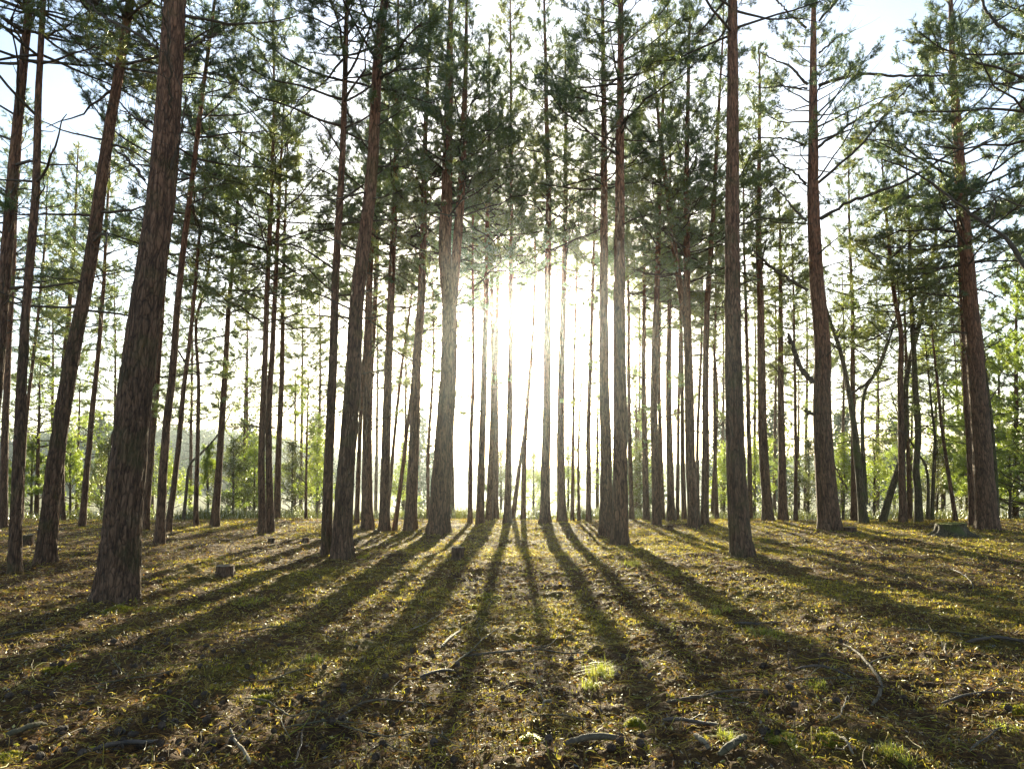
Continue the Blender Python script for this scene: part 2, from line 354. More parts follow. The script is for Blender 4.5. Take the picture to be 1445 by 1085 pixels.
def crown_geo(C, rad, rng, H, h_dead, h_live, Lmax, density=1.0, dist=20, dead=1.0, n_needle=13, nl=0.085, nw=0.011, whorl=0.48, kind='pine', elev=(4, 52), low_sprays=0.0, droop=0.0):
    """branches and foliage round the stem C"""
    h = C[:, 2] - C[0, 2]
    hs = []; live = []; az = []
    z = h_dead
    while z < H - 0.25:
        isl = z > h_live
        nb = rng.integers(3, 6) if isl else (1 if rng.random() < 0.8 * dead else 0) + (rng.random() < 0.6 * dead) + (rng.random() < 0.3 * dead)
        a0 = rng.random() * 6.28
        for k in range(int(nb)):
            hs.append(z + rng.normal() * 0.06); live.append(isl or rng.random() < low_sprays); az.append(a0 + k * 6.28 / max(nb, 1) + rng.normal() * 0.45)
        z += whorl * rng.uniform(.7, 1.3)
    hs = np.clip(np.array(hs), 0.1, h[-1] - 0.05); live = np.array(live); az = np.array(az); M = len(hs)
    base = np.stack([np.interp(hs, h, C[:, i]) for i in range(3)], -1); rb = np.interp(hs, h, rad)
    tl = np.clip((hs - h_live) / max(H - h_live, .1), 0, 1)
    Ll = Lmax * (0.62 + 0.38 * np.sin(np.clip(tl * 1.6 + .15, 0, 1) * math.pi)) * np.clip(1 - tl, .02, 1) ** 0.55 * rng.uniform(.55, 1.2, M)
    Ld = np.where(rng.random(M) < 0.3, rng.uniform(.9, 2.1, M), rng.uniform(.1, .9, M)) * min(1.0, Lmax / 1.8 + .2)
    low = live & (hs < h_live)
    L = np.where(live, Ll, Ld); L = np.where(low, Lmax * rng.uniform(.4, .75, M), L)
    el = np.where(live, R(elev[0]) + (R(elev[1]) - R(elev[0])) * tl ** 1.2 + rng.normal(size=M) * .2, rng.normal(size=M) * .28 + .22)
    K = 8; s = np.linspace(0, 1, K)
    dh = np.stack([np.cos(az), np.sin(az), np.zeros(M)], -1)
    sd = np.stack([-np.sin(az), np.cos(az), np.zeros(M)], -1)
    curl = np.where(live, rng.uniform(-.15, .3, M), rng.uniform(-.35, .3, M)) - droop
    wv = np.cumsum(rng.normal(size=(M, K)) * .035, 1) * s; wz = np.cumsum(rng.normal(size=(M, K)) * .035, 1) * s
    P = base[:, None] + dh[:, None] * (s[None] * (L * np.cos(el))[:, None])[..., None] + sd[:, None] * (wv * L[:, None])[..., None]
    P[..., 2] += s[None] * (L * np.sin(el))[:, None] + (curl * L)[:, None] * s[None] ** 2 + wz * L[:, None]
    r0 = np.minimum(rb * 0.5, 0.006 + 0.0105 * L); 
    Rd = r0[:, None] * (1 - 0.8 * s[None]) + 0.002
    acc = Acc(); sep = {}
    if dist < 16:
        for i in range(M):
            if live[i]: acc.add(*tubes(P[i:i + 1], Rd[i:i + 1], 5))
            else: sep[i] = Acc(); sep[i].add(*tubes(P[i:i + 1], Rd[i:i + 1], 6))
    else: acc.add(*tubes(P, Rd, 5))
    # secondary twigs
    bi = []; ss = []
    for i in range(M):
        if live[i]: n = int(L[i] * 4.2 * density + 2)
        else: n = int(L[i] * 2.0) if rng.random() < .6 else 0
        bi += [i] * n; ss += list(rng.uniform(.36 if live[i] else .2, 1, n) ** (.8 if live[i] else 1))
    fol = Acc()
    if bi:
        bi = np.array(bi); ss = np.array(ss); lv = live[bi]; N = len(bi)
        f = ss * (K - 1); i0 = np.clip(f.astype(int), 0, K - 2); ft = (f - i0)[:, None]
        o = P[bi, i0] * (1 - ft) + P[bi, i0 + 1] * ft; td = norm(P[bi, i0 + 1] - P[bi, i0])
        ang = rng.choice([-1, 1], N) * rng.uniform(.55, 1.15, N)
        d = rot_about(td, np.broadcast_to(np.array([0, 0, 1.0]), (N, 3)), ang); d[:, 2] += rng.normal(size=N) * .22 + np.where(lv, .12, 0); d = norm(d)
        l2 = (L[bi] * rng.uniform(.2, .45, N)) * (1.15 - ss) + rng.uniform(.12, .3, N)
        l2 = np.where(lv, l2, l2 * .8)
        k2 = 4; s2 = np.linspace(0, 1, k2)
        P2 = o[:, None] + d[:, None] * (l2[:, None] * s2)[..., None]
        P2[..., 2] += (l2 * rng.uniform(-.12, .3, N))[:, None] * s2[None] ** 2
        P2 += rng.normal(size=P2.shape) * (.03 * l2)[:, None, None] * s2[None, :, None]
        R2 = (0.0035 + 0.003 * l2)[:, None] * (1 - .75 * s2[None]) + .0012
        if sep:
            for i in sep:
                k = bi == i
                if k.any(): sep[i].add(*tubes(P2[k], R2[k], 4))
            k = live[bi]
            if k.any(): acc.add(*tubes(P2[k], R2[k], 4))
        else: acc.add(*tubes(P2, R2, 3 if dist > 14 else 4))
        # shoots
        lix = np.where(lv)[0]
        reps = (l2[lix] * 12 * density + 2).astype(int)
        ix = np.repeat(lix, reps); q = len(ix)
        if q:
            st = rng.uniform(.2, 1, q) ** .6; f = st * (k2 - 1); i0 = np.clip(f.astype(int), 0, k2 - 2); ft = (f - i0)[:, None]
            o3 = P2[ix, i0] * (1 - ft) + P2[ix, i0 + 1] * ft
            d3 = norm(d[ix] * .8 + rng.normal(size=(q, 3)) * .55 + np.array([0, 0, .35]))
            ln = rng.uniform(.07, .17, q)
            # tips of the main branches too
            lb = np.where(live)[0]; rp = np.repeat(lb, 4)
            o4 = P[rp, K - 1] - norm(P[rp, K - 1] - P[rp, K - 2]) * rng.uniform(0, .25, len(rp))[:, None]
            d4 = norm(norm(P[rp, K - 1] - P[rp, K - 2]) + rng.normal(size=(len(rp), 3)) * .5 + np.array([0, 0, .3]))
            o3 = np.vstack([o3, o4]); d3 = np.vstack([d3, d4]); ln = np.concatenate([ln, rng.uniform(.1, .2, len(rp))])
            if kind == 'pine':
                V, ff = needles(rng, o3, d3, ln, n_needle, nl, nw); fol.add(V, t=ff)
            else:
                V, ff = leaves(rng, o3 + d3 * (ln * .6)[:, None], nl * .32, max(3, n_needle // 2)); fol.add(V, q=ff)
    acc.sep = list(sep.values())
    return acc, fol

def limb_geo(acc, path, D, w0, w1, dy=0.0, sides=8, twigs=True, rng=None):
    """a limb drawn along a pixel path, drifting dy in depth towards its end"""
    n = len(path); pts = []
    for i, (x, y) in enumerate(path):
        r = ray(x, y); pts.append(CAM + r * (D + dy * i / max(n - 1, 1)) / r[1])
    C = hermite(np.array(pts), 26)
    s = D / F_PX
    rad = np.linspace(w0 * s / 2, w1 * s / 2, 26) * .72 * (1 + .35 * (vnoise(np.arange(26) * .6 + rng.random() * 40, np.zeros(26), 7) - .5))
    C[2:] += np.cumsum(rng.normal(size=(24, 3)), 0) * .009 + rng.normal(size=(24, 3)) * .012
    acc.add(*tubes(C[None], rad[None], sides))
    if twigs:
        N = 15
        k = rng.integers(6, 25, N); o = C[k]; td = norm(C[k] - C[k - 1])
        d = norm(td + rng.normal(size=(N, 3)) * .8); l = rng.uniform(.15, .95, N)
        s2 = np.linspace(0, 1, 4); P2 = o[:, None] + d[:, None] * (l[:, None] * s2)[..., None]; P2[..., 2] += (.2 * l)[:, None] * s2 ** 2
        P2 += rng.normal(size=P2.shape) * .03 * s2[None, :, None]
        acc.add(*tubes(P2, (0.006 * (1 - .7 * s2))[None].repeat(N, 0), 4))
    return C

TREES = []
def tree(label, path, w, wy, D=None, H=18.0, hl=8.5, hd=3.0, Lmax=2.2, dens=1.0, dead=1.0, group='pines of the open stand', cat='pine tree', name='pine_tree', bark=None, needle=None, stems=(), limbs=(), flare=0.4, seed=None, crown=True, kind='pine', low=0.0, nn=13, nw=0.011, nl=0.085, whorl=0.48, elev=(4, 52), droop=0.0):
    rng = np.random.default_rng(seed if seed is not None else 100 + len(TREES))
    if kind == 'pine' and H > 8:
        Lmax *= 1.25; dens *= 1.28; hl -= .3; nn = int(nn * 1.6); nw *= .88
        needle = needle or (NEEDLE_MID if D and D >= 22.8 else None)
        low = max(low, .06) if D is None or D > 18 else low
    if D is None:
        g = on_ground(*path[0]); D = g[1]; zb = g[2]
    else:
        P, _ = lift(path[:2], D); d = (P[0] - P[1]); d = d / max(abs(d[2]), 1e-6)
        x = P[0][0]; zb = float(gh(x, D)); x = x + d[0] * max(0, P[0][2] - zb); zb = float(gh(x, D))
    H = max(H, lift(path[-1:], D)[0][0][2] - zb + 1.6)
    flare = min(flare, .75) * .75
    axis, s = stem_axis(path, D, H, zb)
    base = np.array([axis[0][0], D, zb])
    # reference radius where the width was measured
    rr = ray(np.interp(wy, [p[1] for p in path][::-1], [p[0] for p in path][::-1]), wy); so = D / rr[1]
    pm = CAM + rr * so; r_ref = w * so / F_PX / 2 * .93; h_ref = max(pm[2] - zb, .3)
    dist = D
    root = empty(name, tuple(base), label, cat, group)
    V, q, t, C, rad = trunk_geo(axis, r_ref, h_ref, H, rng, dist, flare)
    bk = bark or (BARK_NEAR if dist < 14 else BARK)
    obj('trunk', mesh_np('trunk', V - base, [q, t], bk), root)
    br = Acc(); fo = Acc()
    if crown:
        a, f = crown_geo(C, rad, rng, H, hd, hl, Lmax, dens, dist, dead, kind=kind, low_sprays=low, n_needle=nn, nw=nw, nl=nl, whorl=whorl, elev=elev, droop=droop)
        if a.v: br.add(np.vstack(a.v), np.vstack(a.q))
        for sb in a.sep:
            sb.v = [v - base for v in sb.v]; obj('dead_branch', sb.mesh('dead_branch', TWIG), root)
        if f.v: fo = f
    for st in stems:
        pth, sw, sH = st
        ax2, s2 = stem_axis(pth, D, sH)
        V2, q2, t2, C2, rad2 = trunk_geo(ax2, sw * s2[0] / F_PX / 2, 0.5, sH - (ax2[0][2] - zb), rng, max(dist, 13), 0.0)
        V2[:18] = V2[:18]
        obj('stem', mesh_np('stem', V2 - base, [q2, t2], bk), root)
        if crown:
            off = ax2[0][2] - zb
            a, f = crown_geo(C2, rad2, rng, sH - off, max(.8, hd - off), max(.5, hl - off), Lmax, dens, dist, dead, kind=kind, n_needle=nn, nw=nw, nl=nl, whorl=whorl, elev=elev)
            br.add(np.vstack(a.v), np.vstack(a.q))
            if f.v: fo.add(np.vstack(f.v), q=np.vstack(f.q) if f.q else None, t=np.vstack(f.t) if f.t else None)
    for lb in limbs:
        pth, w0, w1, dy = lb; la = Acc()
        limb_geo(la, pth, D, w0, w1, dy, rng=rng); la.v = [v - base for v in la.v]
        obj('dead_limb', la.mesh('dead_limb', TWIG), root)
    if br.v:
        br.v = [v - base for v in br.v]; obj('crown_wood', br.mesh('crown_wood', TWIG), root)
    if fo.v:
        fo.v = [v - base for v in fo.v]; obj('crown', fo.mesh('crown', needle or NEEDLE, smooth=False), root)
    TREES.append((root, base, dist))
    return root
# ------------------------------------------------------------------ the trees of the photograph
# front trees
tree('thickest rough-barked pine nearest the camera at front left, leaning right', [(165,848),(176,700),(192,540),(229,250),(247,0)], 47, 600, H=17, hl=10.5, hd=3.6, dead=.45, flare=.35,
     limbs=[([(236,254),(252,215),(262,180),(271,132)], 7, 3, -.5), ([(204,254),(190,240),(175,228),(158,216)], 7, 3, .5), ([(236,172),(237,120),(232,60),(223,-10)], 5, 3, -1.0), ([(255,76),(272,66),(299,47)], 8, 5, .2), ([(222,68),(190,45),(150,20),(120,-10)], 7, 4, .6), ([(214,173),(190,165),(165,155)], 6, 2, .4)])
tree('red-brown leaning pine just left of the thickest pine, its top tilting right', [(63,795),(80,650),(96,540),(125,380),(150,210),(165,120),(183,0)], 21, 620, H=17, hl=9.5, hd=4)
tree('slim dark pine in front of the leaning red-brown pine at the left edge', [(20,811),(26,650),(31,540),(41,380),(51,260),(56,120),(61,0)], 13, 600, H=15, hl=9, hd=4.5, dead=.8)
tree('leaning pine trunk cut off by the left edge, base out of view', [(-30,800),(-12,600),(2,448),(22,214),(43,0)], 14, 300, H=16, hl=9, hd=4)
tree('lit brown pine trunk standing at the left edge beyond the slim dark pine', [(4,750),(8,600),(12,480),(20,350),(30,200)], 9, 600, D=22, H=15, hl=7)
tree('front pine left of the sun with smooth dark trunk leaning to the right', [(482,787),(486,700),(492,620),(498,540),(504,423),(524,249),(534,75),(543,0)], 25, 640, H=17, hl=10, hd=4.5)
tree('straight pine close behind the left side of the dark front pine', [(460,783),(465,636),(469,540),(474,398),(484,199),(490,0)], 13, 600, D=13.8, H=17, hl=9, hd=4.5)
tree('tall clean straight pine standing alone in front, right of the sun', [(1048,784),(1042,720),(1038,640),(1035,540),(1034,461),(1033,332),(1034,149),(1034,0)], 27, 650, H=18, hl=11, hd=5, flare=.5, dead=.22)
tree('right hand pine of the close pair beside the sun, standing in front', [(875,768),(875,636),(875,540),(874,435),(875,199),(876,0)], 20, 600, H=18, hl=10, hd=8, dead=.4)
tree('left hand pine of the close pair beside the sun, standing behind', [(855,755),(855,636),(853,540),(852,409),(852,149),(850,0)], 16, 620, H=18, hl=10, hd=7, dead=.5)
tree('forked pine left of the sun, dividing into two stems halfway up', [(618,753),(622,690),(628,600),(633,520),(634,430),(628,357),(631,249),(636,0)], 27, 620, H=18, hl=9.5, hd=5, dead=1.2, stems=[([(636,440),(643,370),(649,293),(654,199),(659,0)], 14, 17.5)])
tree('stout grey pine at right with long bare dead limbs, flat stump at its foot', [(1172,748),(1166,690),(1160,600),(1160,540),(1161,512),(1154,409),(1148,306),(1147,224),(1147,100),(1148,0)], 27, 640, H=17.5, hl=11, hd=4, dead=1.3,
     limbs=[([(1158,309),(1199,284),(1274,256),(1340,215),(1375,195)], 8, 3, -1.0), ([(1155,258),(1215,205),(1285,120)], 6, 2.5, -.7), ([(1153,209),(1235,150),(1305,100)], 6, 2, .5), ([(1155,121),(1205,106),(1290,110),(1380,108)], 7, 3, -1.2), ([(1147,540),(1126,512),(1110,470)], 11, 7, -.3), ([(1140,120),(1110,90),(1075,70)], 6, 2, -.3), ([(1139,125),(1095,125),(1060,128)], 4, 2, -.3), ([(1138,205),(1100,195),(1050,200)], 5, 2, .3), ([(1138,260),(1100,225),(1085,205)], 5, 2, -.3), ([(1140,410),(1100,385),(1062,350)], 7, 3, .3), ([(1138,312),(1110,280),(1085,250)], 5, 2, -.2), ([(1138,40),(1110,20),(1085,-10)], 5, 3, -.3), ([(1156,75),(1180,55),(1210,40)], 4, 2, .2), ([(1156,30),(1178,5),(1200,-20)], 6, 3, -.2), ([(1148,585),(1130,578)], 5, 4, -.2)])
tree('big dark pine beyond the mossy stump on the far right', [(1393,742),(1387,636),(1379,540),(1376,486),(1365,383),(1359,306),(1356,249),(1346,124),(1341,0)], 25, 620, D=21.0, H=17, hl=8.6, hd=4.5, Lmax=3.3, dens=1.4,
     limbs=[([(1357,420),(1330,418),(1307,416)], 4, 3, .2), ([(1356,350),(1320,345),(1250,350)], 4, 2, -.4), ([(1366,470),(1335,470)], 4, 3, .1), ([(1372,410),(1390,410),(1420,425)], 4, 2, .3)])
tree('tall pine just outside the right edge whose long crooked bough reaches into view', [(1530,800),(1512,540),(1495,300),(1488,0)], 30, 500, D=13.5, H=16, hl=9.0, hd=5, Lmax=2.8,
     limbs=[([(1495,440),(1460,395),(1440,372),(1415,335),(1394,319),(1354,294),(1289,249),(1240,228)], 12, 3, 1.5), ([(1490,85),(1460,62),(1430,52),(1404,30),(1384,-5)], 10, 5, .5), ([(1394,319),(1405,290),(1400,270)], 4, 2, .3)])
# middle trees, left
tree('thin orange pine seen between the two leaning pines on the left', [(86,738),(88,560),(97,440),(105,340),(108,250)], 7, 500, D=27, H=13, hl=6.5, Lmax=1.6, low=.15)
tree('thin straight pine with bare bent sapling stems around its base', [(116,743),(134,540),(146,400),(152,280)], 7, 600, H=14, hl=6.5, Lmax=1.6, low=.15)
tree('very thin dark pole pine beside the slim dark pine at left', [(30,742),(36,610),(50,483),(60,380),(68,250)], 4, 500, D=26, H=13, hl=6, Lmax=1.3)
tree('narrow brown pine peeking out behind the right side of the thickest pine', [(205,752),(215,620),(222,540),(231,400),(240,270),(245,150)], 9, 600, D=20, H=16, hl=8)
tree('slender red-brown pine leaning right, first clear of the thickest pine', [(225,768),(236,599),(242,540),(252,410),(271,249),(290,100),(304,0)], 11, 640, H=17, hl=8.5, hd=5)
tree('thin slanting pole pine right beside the slender red-brown leaning pine', [(236,750),(251,634),(260,540),(267,480),(277,380)], 7, 640, H=14, hl=7.5, Lmax=1.5)
tree('short thin crooked dead pole left of the hair-thin straight pine', [(258,742),(263,690),(268,655),(283,640),(300,622)], 4, 700, D=25, H=3.4, crown=False, cat='sapling', name='dead_sapling', bark=TWIG, group='saplings at the wood edge')
tree('hair-thin straight dark pine between two leaning slender pines at left', [(276,742),(279,600),(280,540),(277,452),(290,399),(300,330)], 5, 600, H=13, hl=6.5, Lmax=1.4, low=.15)
tree('thin dark pine standing alone on the bright mossy bank left of the double pine', [(303,743),(312,612),(317,538),(323,435),(329,370),(333,332),(338,230)], 9, 620, H=13.5, hl=7, Lmax=2.0, hd=3)
tree('left stem of the two touching pines in the left middle ground', [(370,752),(369,636),(373,540),(376,435),(382,306),(387,149),(385,50)], 9, 620, H=15.5, hl=8.3, hd=5, Lmax=2.8, dens=1.1)
tree('right stem of the two touching pines in the left middle ground', [(382,752),(379,636),(380,560),(384,500),(388,420),(392,330)], 9, 620, D=19.6, H=14, hl=7, Lmax=1.7)
tree('thin brown pine right behind the two touching pines', [(390,742),(393,636),(397,540),(399,435),(402,330),(405,230)], 8, 620, D=24, H=15, hl=7, Lmax=2.0, low=.1)
tree('small slim young pine with a few flat sprays left of the front pines', [(432,742),(433,650),(434,583)], 3.5, 680, D=25, H=5.6, hl=2.2, hd=1.0, Lmax=1.3, flare=.1, needle=NEEDLE_YOUNG, cat='young pine', name='young_pine', group='young pines at the wood edge', whorl=.6)
tree('thin pine half hidden right of the dark front pine base', [(503,746),(507,636),(510,564),(516,470),(522,400)], 6, 636, D=22.5, H=14, hl=7.5, Lmax=1.4)
tree('straight brown pine right behind the dark front pine', [(518,746),(518,636),(519,540),(520,450),(524,340)], 14, 620, H=15, hl=8, Lmax=1.9)
tree('thin pine rising from behind the dark front pine on its right', [(514,742),(520,620),(524,512),(529,435),(536,250),(545,100)], 7, 435, D=25, H=17, hl=8, Lmax=1.8)
tree('straight medium pine left of two thin slanting poles', [(542,751),(544,640),(547,540),(552,409),(557,280),(560,149),(562,0)], 13, 620, H=17, hl=8.5, hd=5)
tree('left one of two thin slanting poles left of the forked pine', [(550,690),(564,540),(578,435),(590,330)], 4.5, 600, D=26, H=12, hl=6.5, Lmax=1.3)
tree('right one of two thin slanting poles left of the forked pine', [(557,748),(574,612),(583,540),(592,460),(602,350)], 5, 640, H=12, hl=7, Lmax=1.3)
tree('medium pine nearest the forked pine on its left', [(579,747),(584,636),(588,512),(594,435),(597,332),(600,200),(604,100)], 15, 620, D=20.2, H=17, hl=8.3, hd=5)
tree('hair-thin pole touching the left side of the forked pine', [(605,742),(604,650),(612,500),(611,430)], 4.5, 650, D=26, H=11, hl=5, Lmax=1.3, low=.25)
tree('pine half hidden behind the right side of the forked pine', [(638,734),(637,620),(640,500),(645,380)], 7, 700, D=28, H=15, hl=8.5, Lmax=1.8)
tree('thin pole pine with short flat sprays, first right of the forked pine', [(663,738),(665,612),(668,540),(667,357),(669,250)], 5.5, 612, H=14, hl=7, Lmax=1.3, low=.2)
tree('left stem of the brown cluster just left of the sun', [(677,740),(680,636),(683,530),(686,409),(688,306),(690,199),(690,100)], 10, 620, H=17, hl=8.5, Lmax=2.1)
tree('middle stem of the brown cluster just left of the sun', [(690,739),(694,636),(696,540),(694,409),(692,300)], 9, 640, D=24.5, H=15.5, hl=8.5, Lmax=1.7)
tree('right stem of the brown cluster just left of the sun', [(699,738),(700,620),(700,540),(702,430),(703,280)], 8, 640, D=25.5, H=16, hl=8.5, Lmax=1.7)
tree('dark pine directly left of the sun, second trunk from it', [(716,739),(718,640),(720,538),(721,435),(722,280),(721,149),(720,20)], 9, 620, D=23, H=18, hl=9, Lmax=2.1, flare=.7)
tree('thin pine with a slanting prop stem directly below the sun', [(738,736),(740,636),(745,560),(750,500),(753,440),(755,380),(754,306)], 6, 620, D=25, H=15, hl=9.5, Lmax=1.5, stems=[([(723,733),(729,690),(737,630),(743,590)], 6, 4.6)], limbs=[])
tree('pine with swollen curved foot directly right of the sun', [(769,741),(769,690),(770,636),(772,538),(773,409),(774,280),(772,199),(768,0)], 13, 636, D=22.5, H=18, hl=9.2, hd=6, Lmax=2.1, flare=.8)
tree('straight pine second to the right of the sun', [(793,739),(791,636),(792,538),(795,435),(798,280),(798,100)], 11, 620, D=23.5, H=17, hl=9, Lmax=2.0, flare=.7)
tree('thin pole pine between the second pine and a hair-thin pole right of the sun', [(808,738),(809,600),(810,512),(814,383),(818,280)], 4.5, 640, D=25, H=14, hl=8, Lmax=1.2)
tree('hair-thin young pole topped by a small spray right of the sun', [(817,739),(816,636),(819,560),(821,520)], 3, 636, D=25, H=7.5, hl=4.6, hd=3, Lmax=.9, cat='young pine', name='young_pine', group='young pines at the wood edge')
tree('thin straight pole pine left of the close pair', [(831,740),(830,612),(832,540),(836,409),(839,306)], 6.5, 640, D=24, H=15, hl=8, Lmax=1.4)
# middle trees, right
tree('thin pole hugging the right side of the close pair', [(892,737),(888,600),(887,435),(885,357),(884,260)], 6, 640, D=25, H=15, hl=8, Lmax=1.5)
tree('thin brown pine first clear to the right of the close pair', [(912,734),(909,588),(908,512),(909,383),(908,319),(906,220)], 8, 640, D=25, H=15.5, hl=8, Lmax=1.8, low=.1)
tree('medium pine with upper stem bending right, second clear of the close pair', [(927,740),(923,612),(923,540),(926,435),(929,332),(931,249),(941,50)], 11, 636, D=22.8, H=18, hl=8.5, Lmax=2.1)
tree('thin pole just right behind the medium pine that bends right', [(935,733),(931,600),(930,520),(932,400)], 6, 640, D=27, H=14, hl=8, Lmax=1.4)
tree('straight pine with flared foot beside the tiny stump right of the pair', [(947,734),(944,600),(944,512),(945,409),(945,332),(946,250)], 9, 620, D=25, H=15.5, hl=8, Lmax=1.8, flare=.9)
tree('thin pole left of two close poles before the second forked pine', [(956,733),(957,600),(958,540),(960,420)], 4.5, 640, D=27, H=13, hl=7, Lmax=1.3, low=.15)
tree('thin pole standing hard against the left side of the second forked pine', [(965,734),(963,600),(962,500),(960,400)], 6, 640, D=26, H=14, hl=7.5, Lmax=1.4)
tree('second forked pine, its left stem slanting away above the fork', [(979,743),(974,636),(972,538),(969,435),(969,332),(969,249),(973,50)], 14, 636, D=21.6, H=17.5, hl=8.5, Lmax=2.1, stems=[([(968,450),(957,383),(946,306),(934,214),(925,120)], 9, 16.5)], flare=.5)
tree('slanting pine close to the right side of the second forked pine', [(994,741),(996,636),(996,540),(998,435),(1004,345),(1009,249),(1020,50)], 10, 636, D=22.3, H=18, hl=8.5, Lmax=2.0)
tree('very thin pole seen between second forked pine and slanting pine', [(985,735),(984,640),(989,500),(991,409),(988,306)], 4, 600, D=27, H=14, hl=7, Lmax=1.3)
tree('crooked thin broadleaf pole left of the tall clean pine', [(1005,731),(1009,640),(1012,560),(1008,480),(1015,400)], 5, 650, D=28, H=9, hl=5, hd=3, Lmax=1.5, kind='leaf', needle=LEAF, cat='broadleaf tree', name='broadleaf_tree', group='small broadleaf trees at the wood edge', nn=9, elev=(25, 65))
tree('dark thin pole right next to the crooked broadleaf pole', [(1012,732),(1009,640),(1008,540),(1010,430)], 4.5, 650, D=26.5, H=13, hl=7, Lmax=1.3)
tree('thin pale pole just right behind the tall clean pine', [(1059,733),(1056,588),(1053,461),(1050,357),(1049,250)], 6, 636, D=25.5, H=15, hl=8, Lmax=1.7)
tree('pine with wide curved foot, first medium trunk right of the tall clean pine', [(1084,733),(1077,636),(1075,540),(1073,435),(1070,332),(1071,249),(1072,120)], 13, 636, D=24, H=16.5, hl=8.2, Lmax=2.3, flare=.9)
tree('upright pine halfway between the curved-foot pine and the grey pine with dead limbs', [(1105,733),(1103,600),(1102,512),(1102,420),(1101,330)], 10, 620, D=25, H=12.5, hl=8, Lmax=1.7)
tree('thin dark pole immediately left of the grey pine with dead limbs', [(1123,734),(1123,620),(1122,540),(1120,440)], 4.5, 640, D=25, H=12, hl=5.5, Lmax=1.4, low=.2)
tree('crooked mossy tree with twisting limbs right of the flat stump', [(1219,735),(1211,660),(1203,588),(1196,545),(1187,499),(1170,448)], 10, 660, D=23.5, H=8.5, hl=5.5, hd=2.5, Lmax=1.8, kind='leaf', needle=LEAF, bark=BARK_MOSSY, cat='broadleaf tree', name='broadleaf_tree', group='small broadleaf trees at the wood edge', nn=7, elev=(30, 65),
     stems=[([(1221,700),(1218,640),(1217,588),(1222,550),(1240,520),(1258,470)], 6, 8)], limbs=[([(1196,560),(1225,535),(1245,500),(1262,450)], 5, 2, .5), ([(1196,690),(1180,665),(1170,640)], 4, 2, -.4)])
tree('straight thin pine behind the crooked mossy tree', [(1205,733),(1204,620),(1204,538),(1203,435),(1199,332),(1198,260)], 7, 600, D=25, H=14, hl=6.5, Lmax=1.9, low=.2)
tree('leaning bare trunk rising from lower left and bending upright, near the right side', [(1244,739),(1260,684),(1271,648),(1277,600),(1278,540),(1285,505),(1298,453),(1306,396),(1319,345),(1326,280)], 8.5, 660, D=24, H=11.5, hl=6.5, hd=3.5, Lmax=1.8, kind='leaf', needle=LEAF, bark=BARK_MOSSY, cat='broadleaf tree', name='broadleaf_tree', group='small broadleaf trees at the wood edge', nn=8, elev=(25, 65))
tree('wavy reddish pine crossed by the leaning bare trunk', [(1274,741),(1272,636),(1270,540),(1271,474),(1261,409),(1252,319),(1247,260)], 9, 636, D=23, H=13, hl=7, Lmax=1.9, dens=.75, low=.08)
tree('thin pale pole right beside the wavy reddish pine', [(1284,740),(1281,620),(1279,520),(1275,409),(1273,320)], 5, 620, D=25, H=12.5, hl=6, Lmax=1.7, low=.2)
tree('mossy brown pine with kinked lower trunk, right of the wavy reddish pine', [(1297,739),(1296,700),(1292,665),(1295,612),(1291,540),(1285,409),(1283,345),(1281,270)], 9, 640, D=23.5, H=13, hl=6.8, Lmax=1.9, dens=.75, bark=BARK_MOSSY, low=.15)
tree('left one of two bent young stems behind the mossy stump', [(1310,738),(1310,680),(1306,655),(1296,640)], 4, 700, D=25, H=5, hl=3, hd=1.6, Lmax=1.3, kind='leaf', needle=LEAF, bark=BARK_MOSSY, cat='broadleaf tree', name='broadleaf_tree', group='small broadleaf trees at the wood edge', nn=9, elev=(25, 65))
tree('right one of two bent young stems behind the mossy stump', [(1316,738),(1317,670),(1319,620),(1316,590)], 4.5, 680, D=24.5, H=7, hl=3.6, hd=1.6, Lmax=1.6, kind='leaf', needle=LEAF, bark=BARK_MOSSY, cat='broadleaf tree', name='broadleaf_tree', group='small broadleaf trees at the wood edge', nn=9, elev=(25, 65))
tree('thin bare pole leaning left right behind the mossy stump', [(1350,739),(1334,636),(1323,540),(1316,481),(1312,430)], 4.5, 636, D=23.5, H=8.6, hl=6.5, hd=3, Lmax=1.0)
tree('red-barked pine hugging the left side of the big dark pine on the far right', [(1374,741),(1368,636),(1362,540),(1359,486),(1356,409),(1352,330)], 8.5, 620, D=22.3, H=13, hl=7, Lmax=1.9, low=.1)
tree('thin crooked stem hugging the right side of the big dark pine on the far right', [(1406,734),(1405,670),(1400,600),(1396,560)], 5.5, 660, D=22.5, H=6.5, hl=4, hd=2.5, Lmax=1.4, kind='leaf', needle=LEAF, bark=BARK_MOSSY, cat='broadleaf tree', name='broadleaf_tree', group='small broadleaf trees at the wood edge', nn=8, elev=(25, 65))
tree('farther slim trunk seen between the mossy stump and the red-barked pine', [(1366,736),(1364,650),(1362,600)], 5, 700, D=34, H=14, hl=7, Lmax=2.0, low=.2)
tree('shadowed thin trunk far behind the mossy stump', [(1356,736),(1355,650),(1353,600)], 4, 700, D=38, H=14, hl=6.5, Lmax=2.0, low=.2)
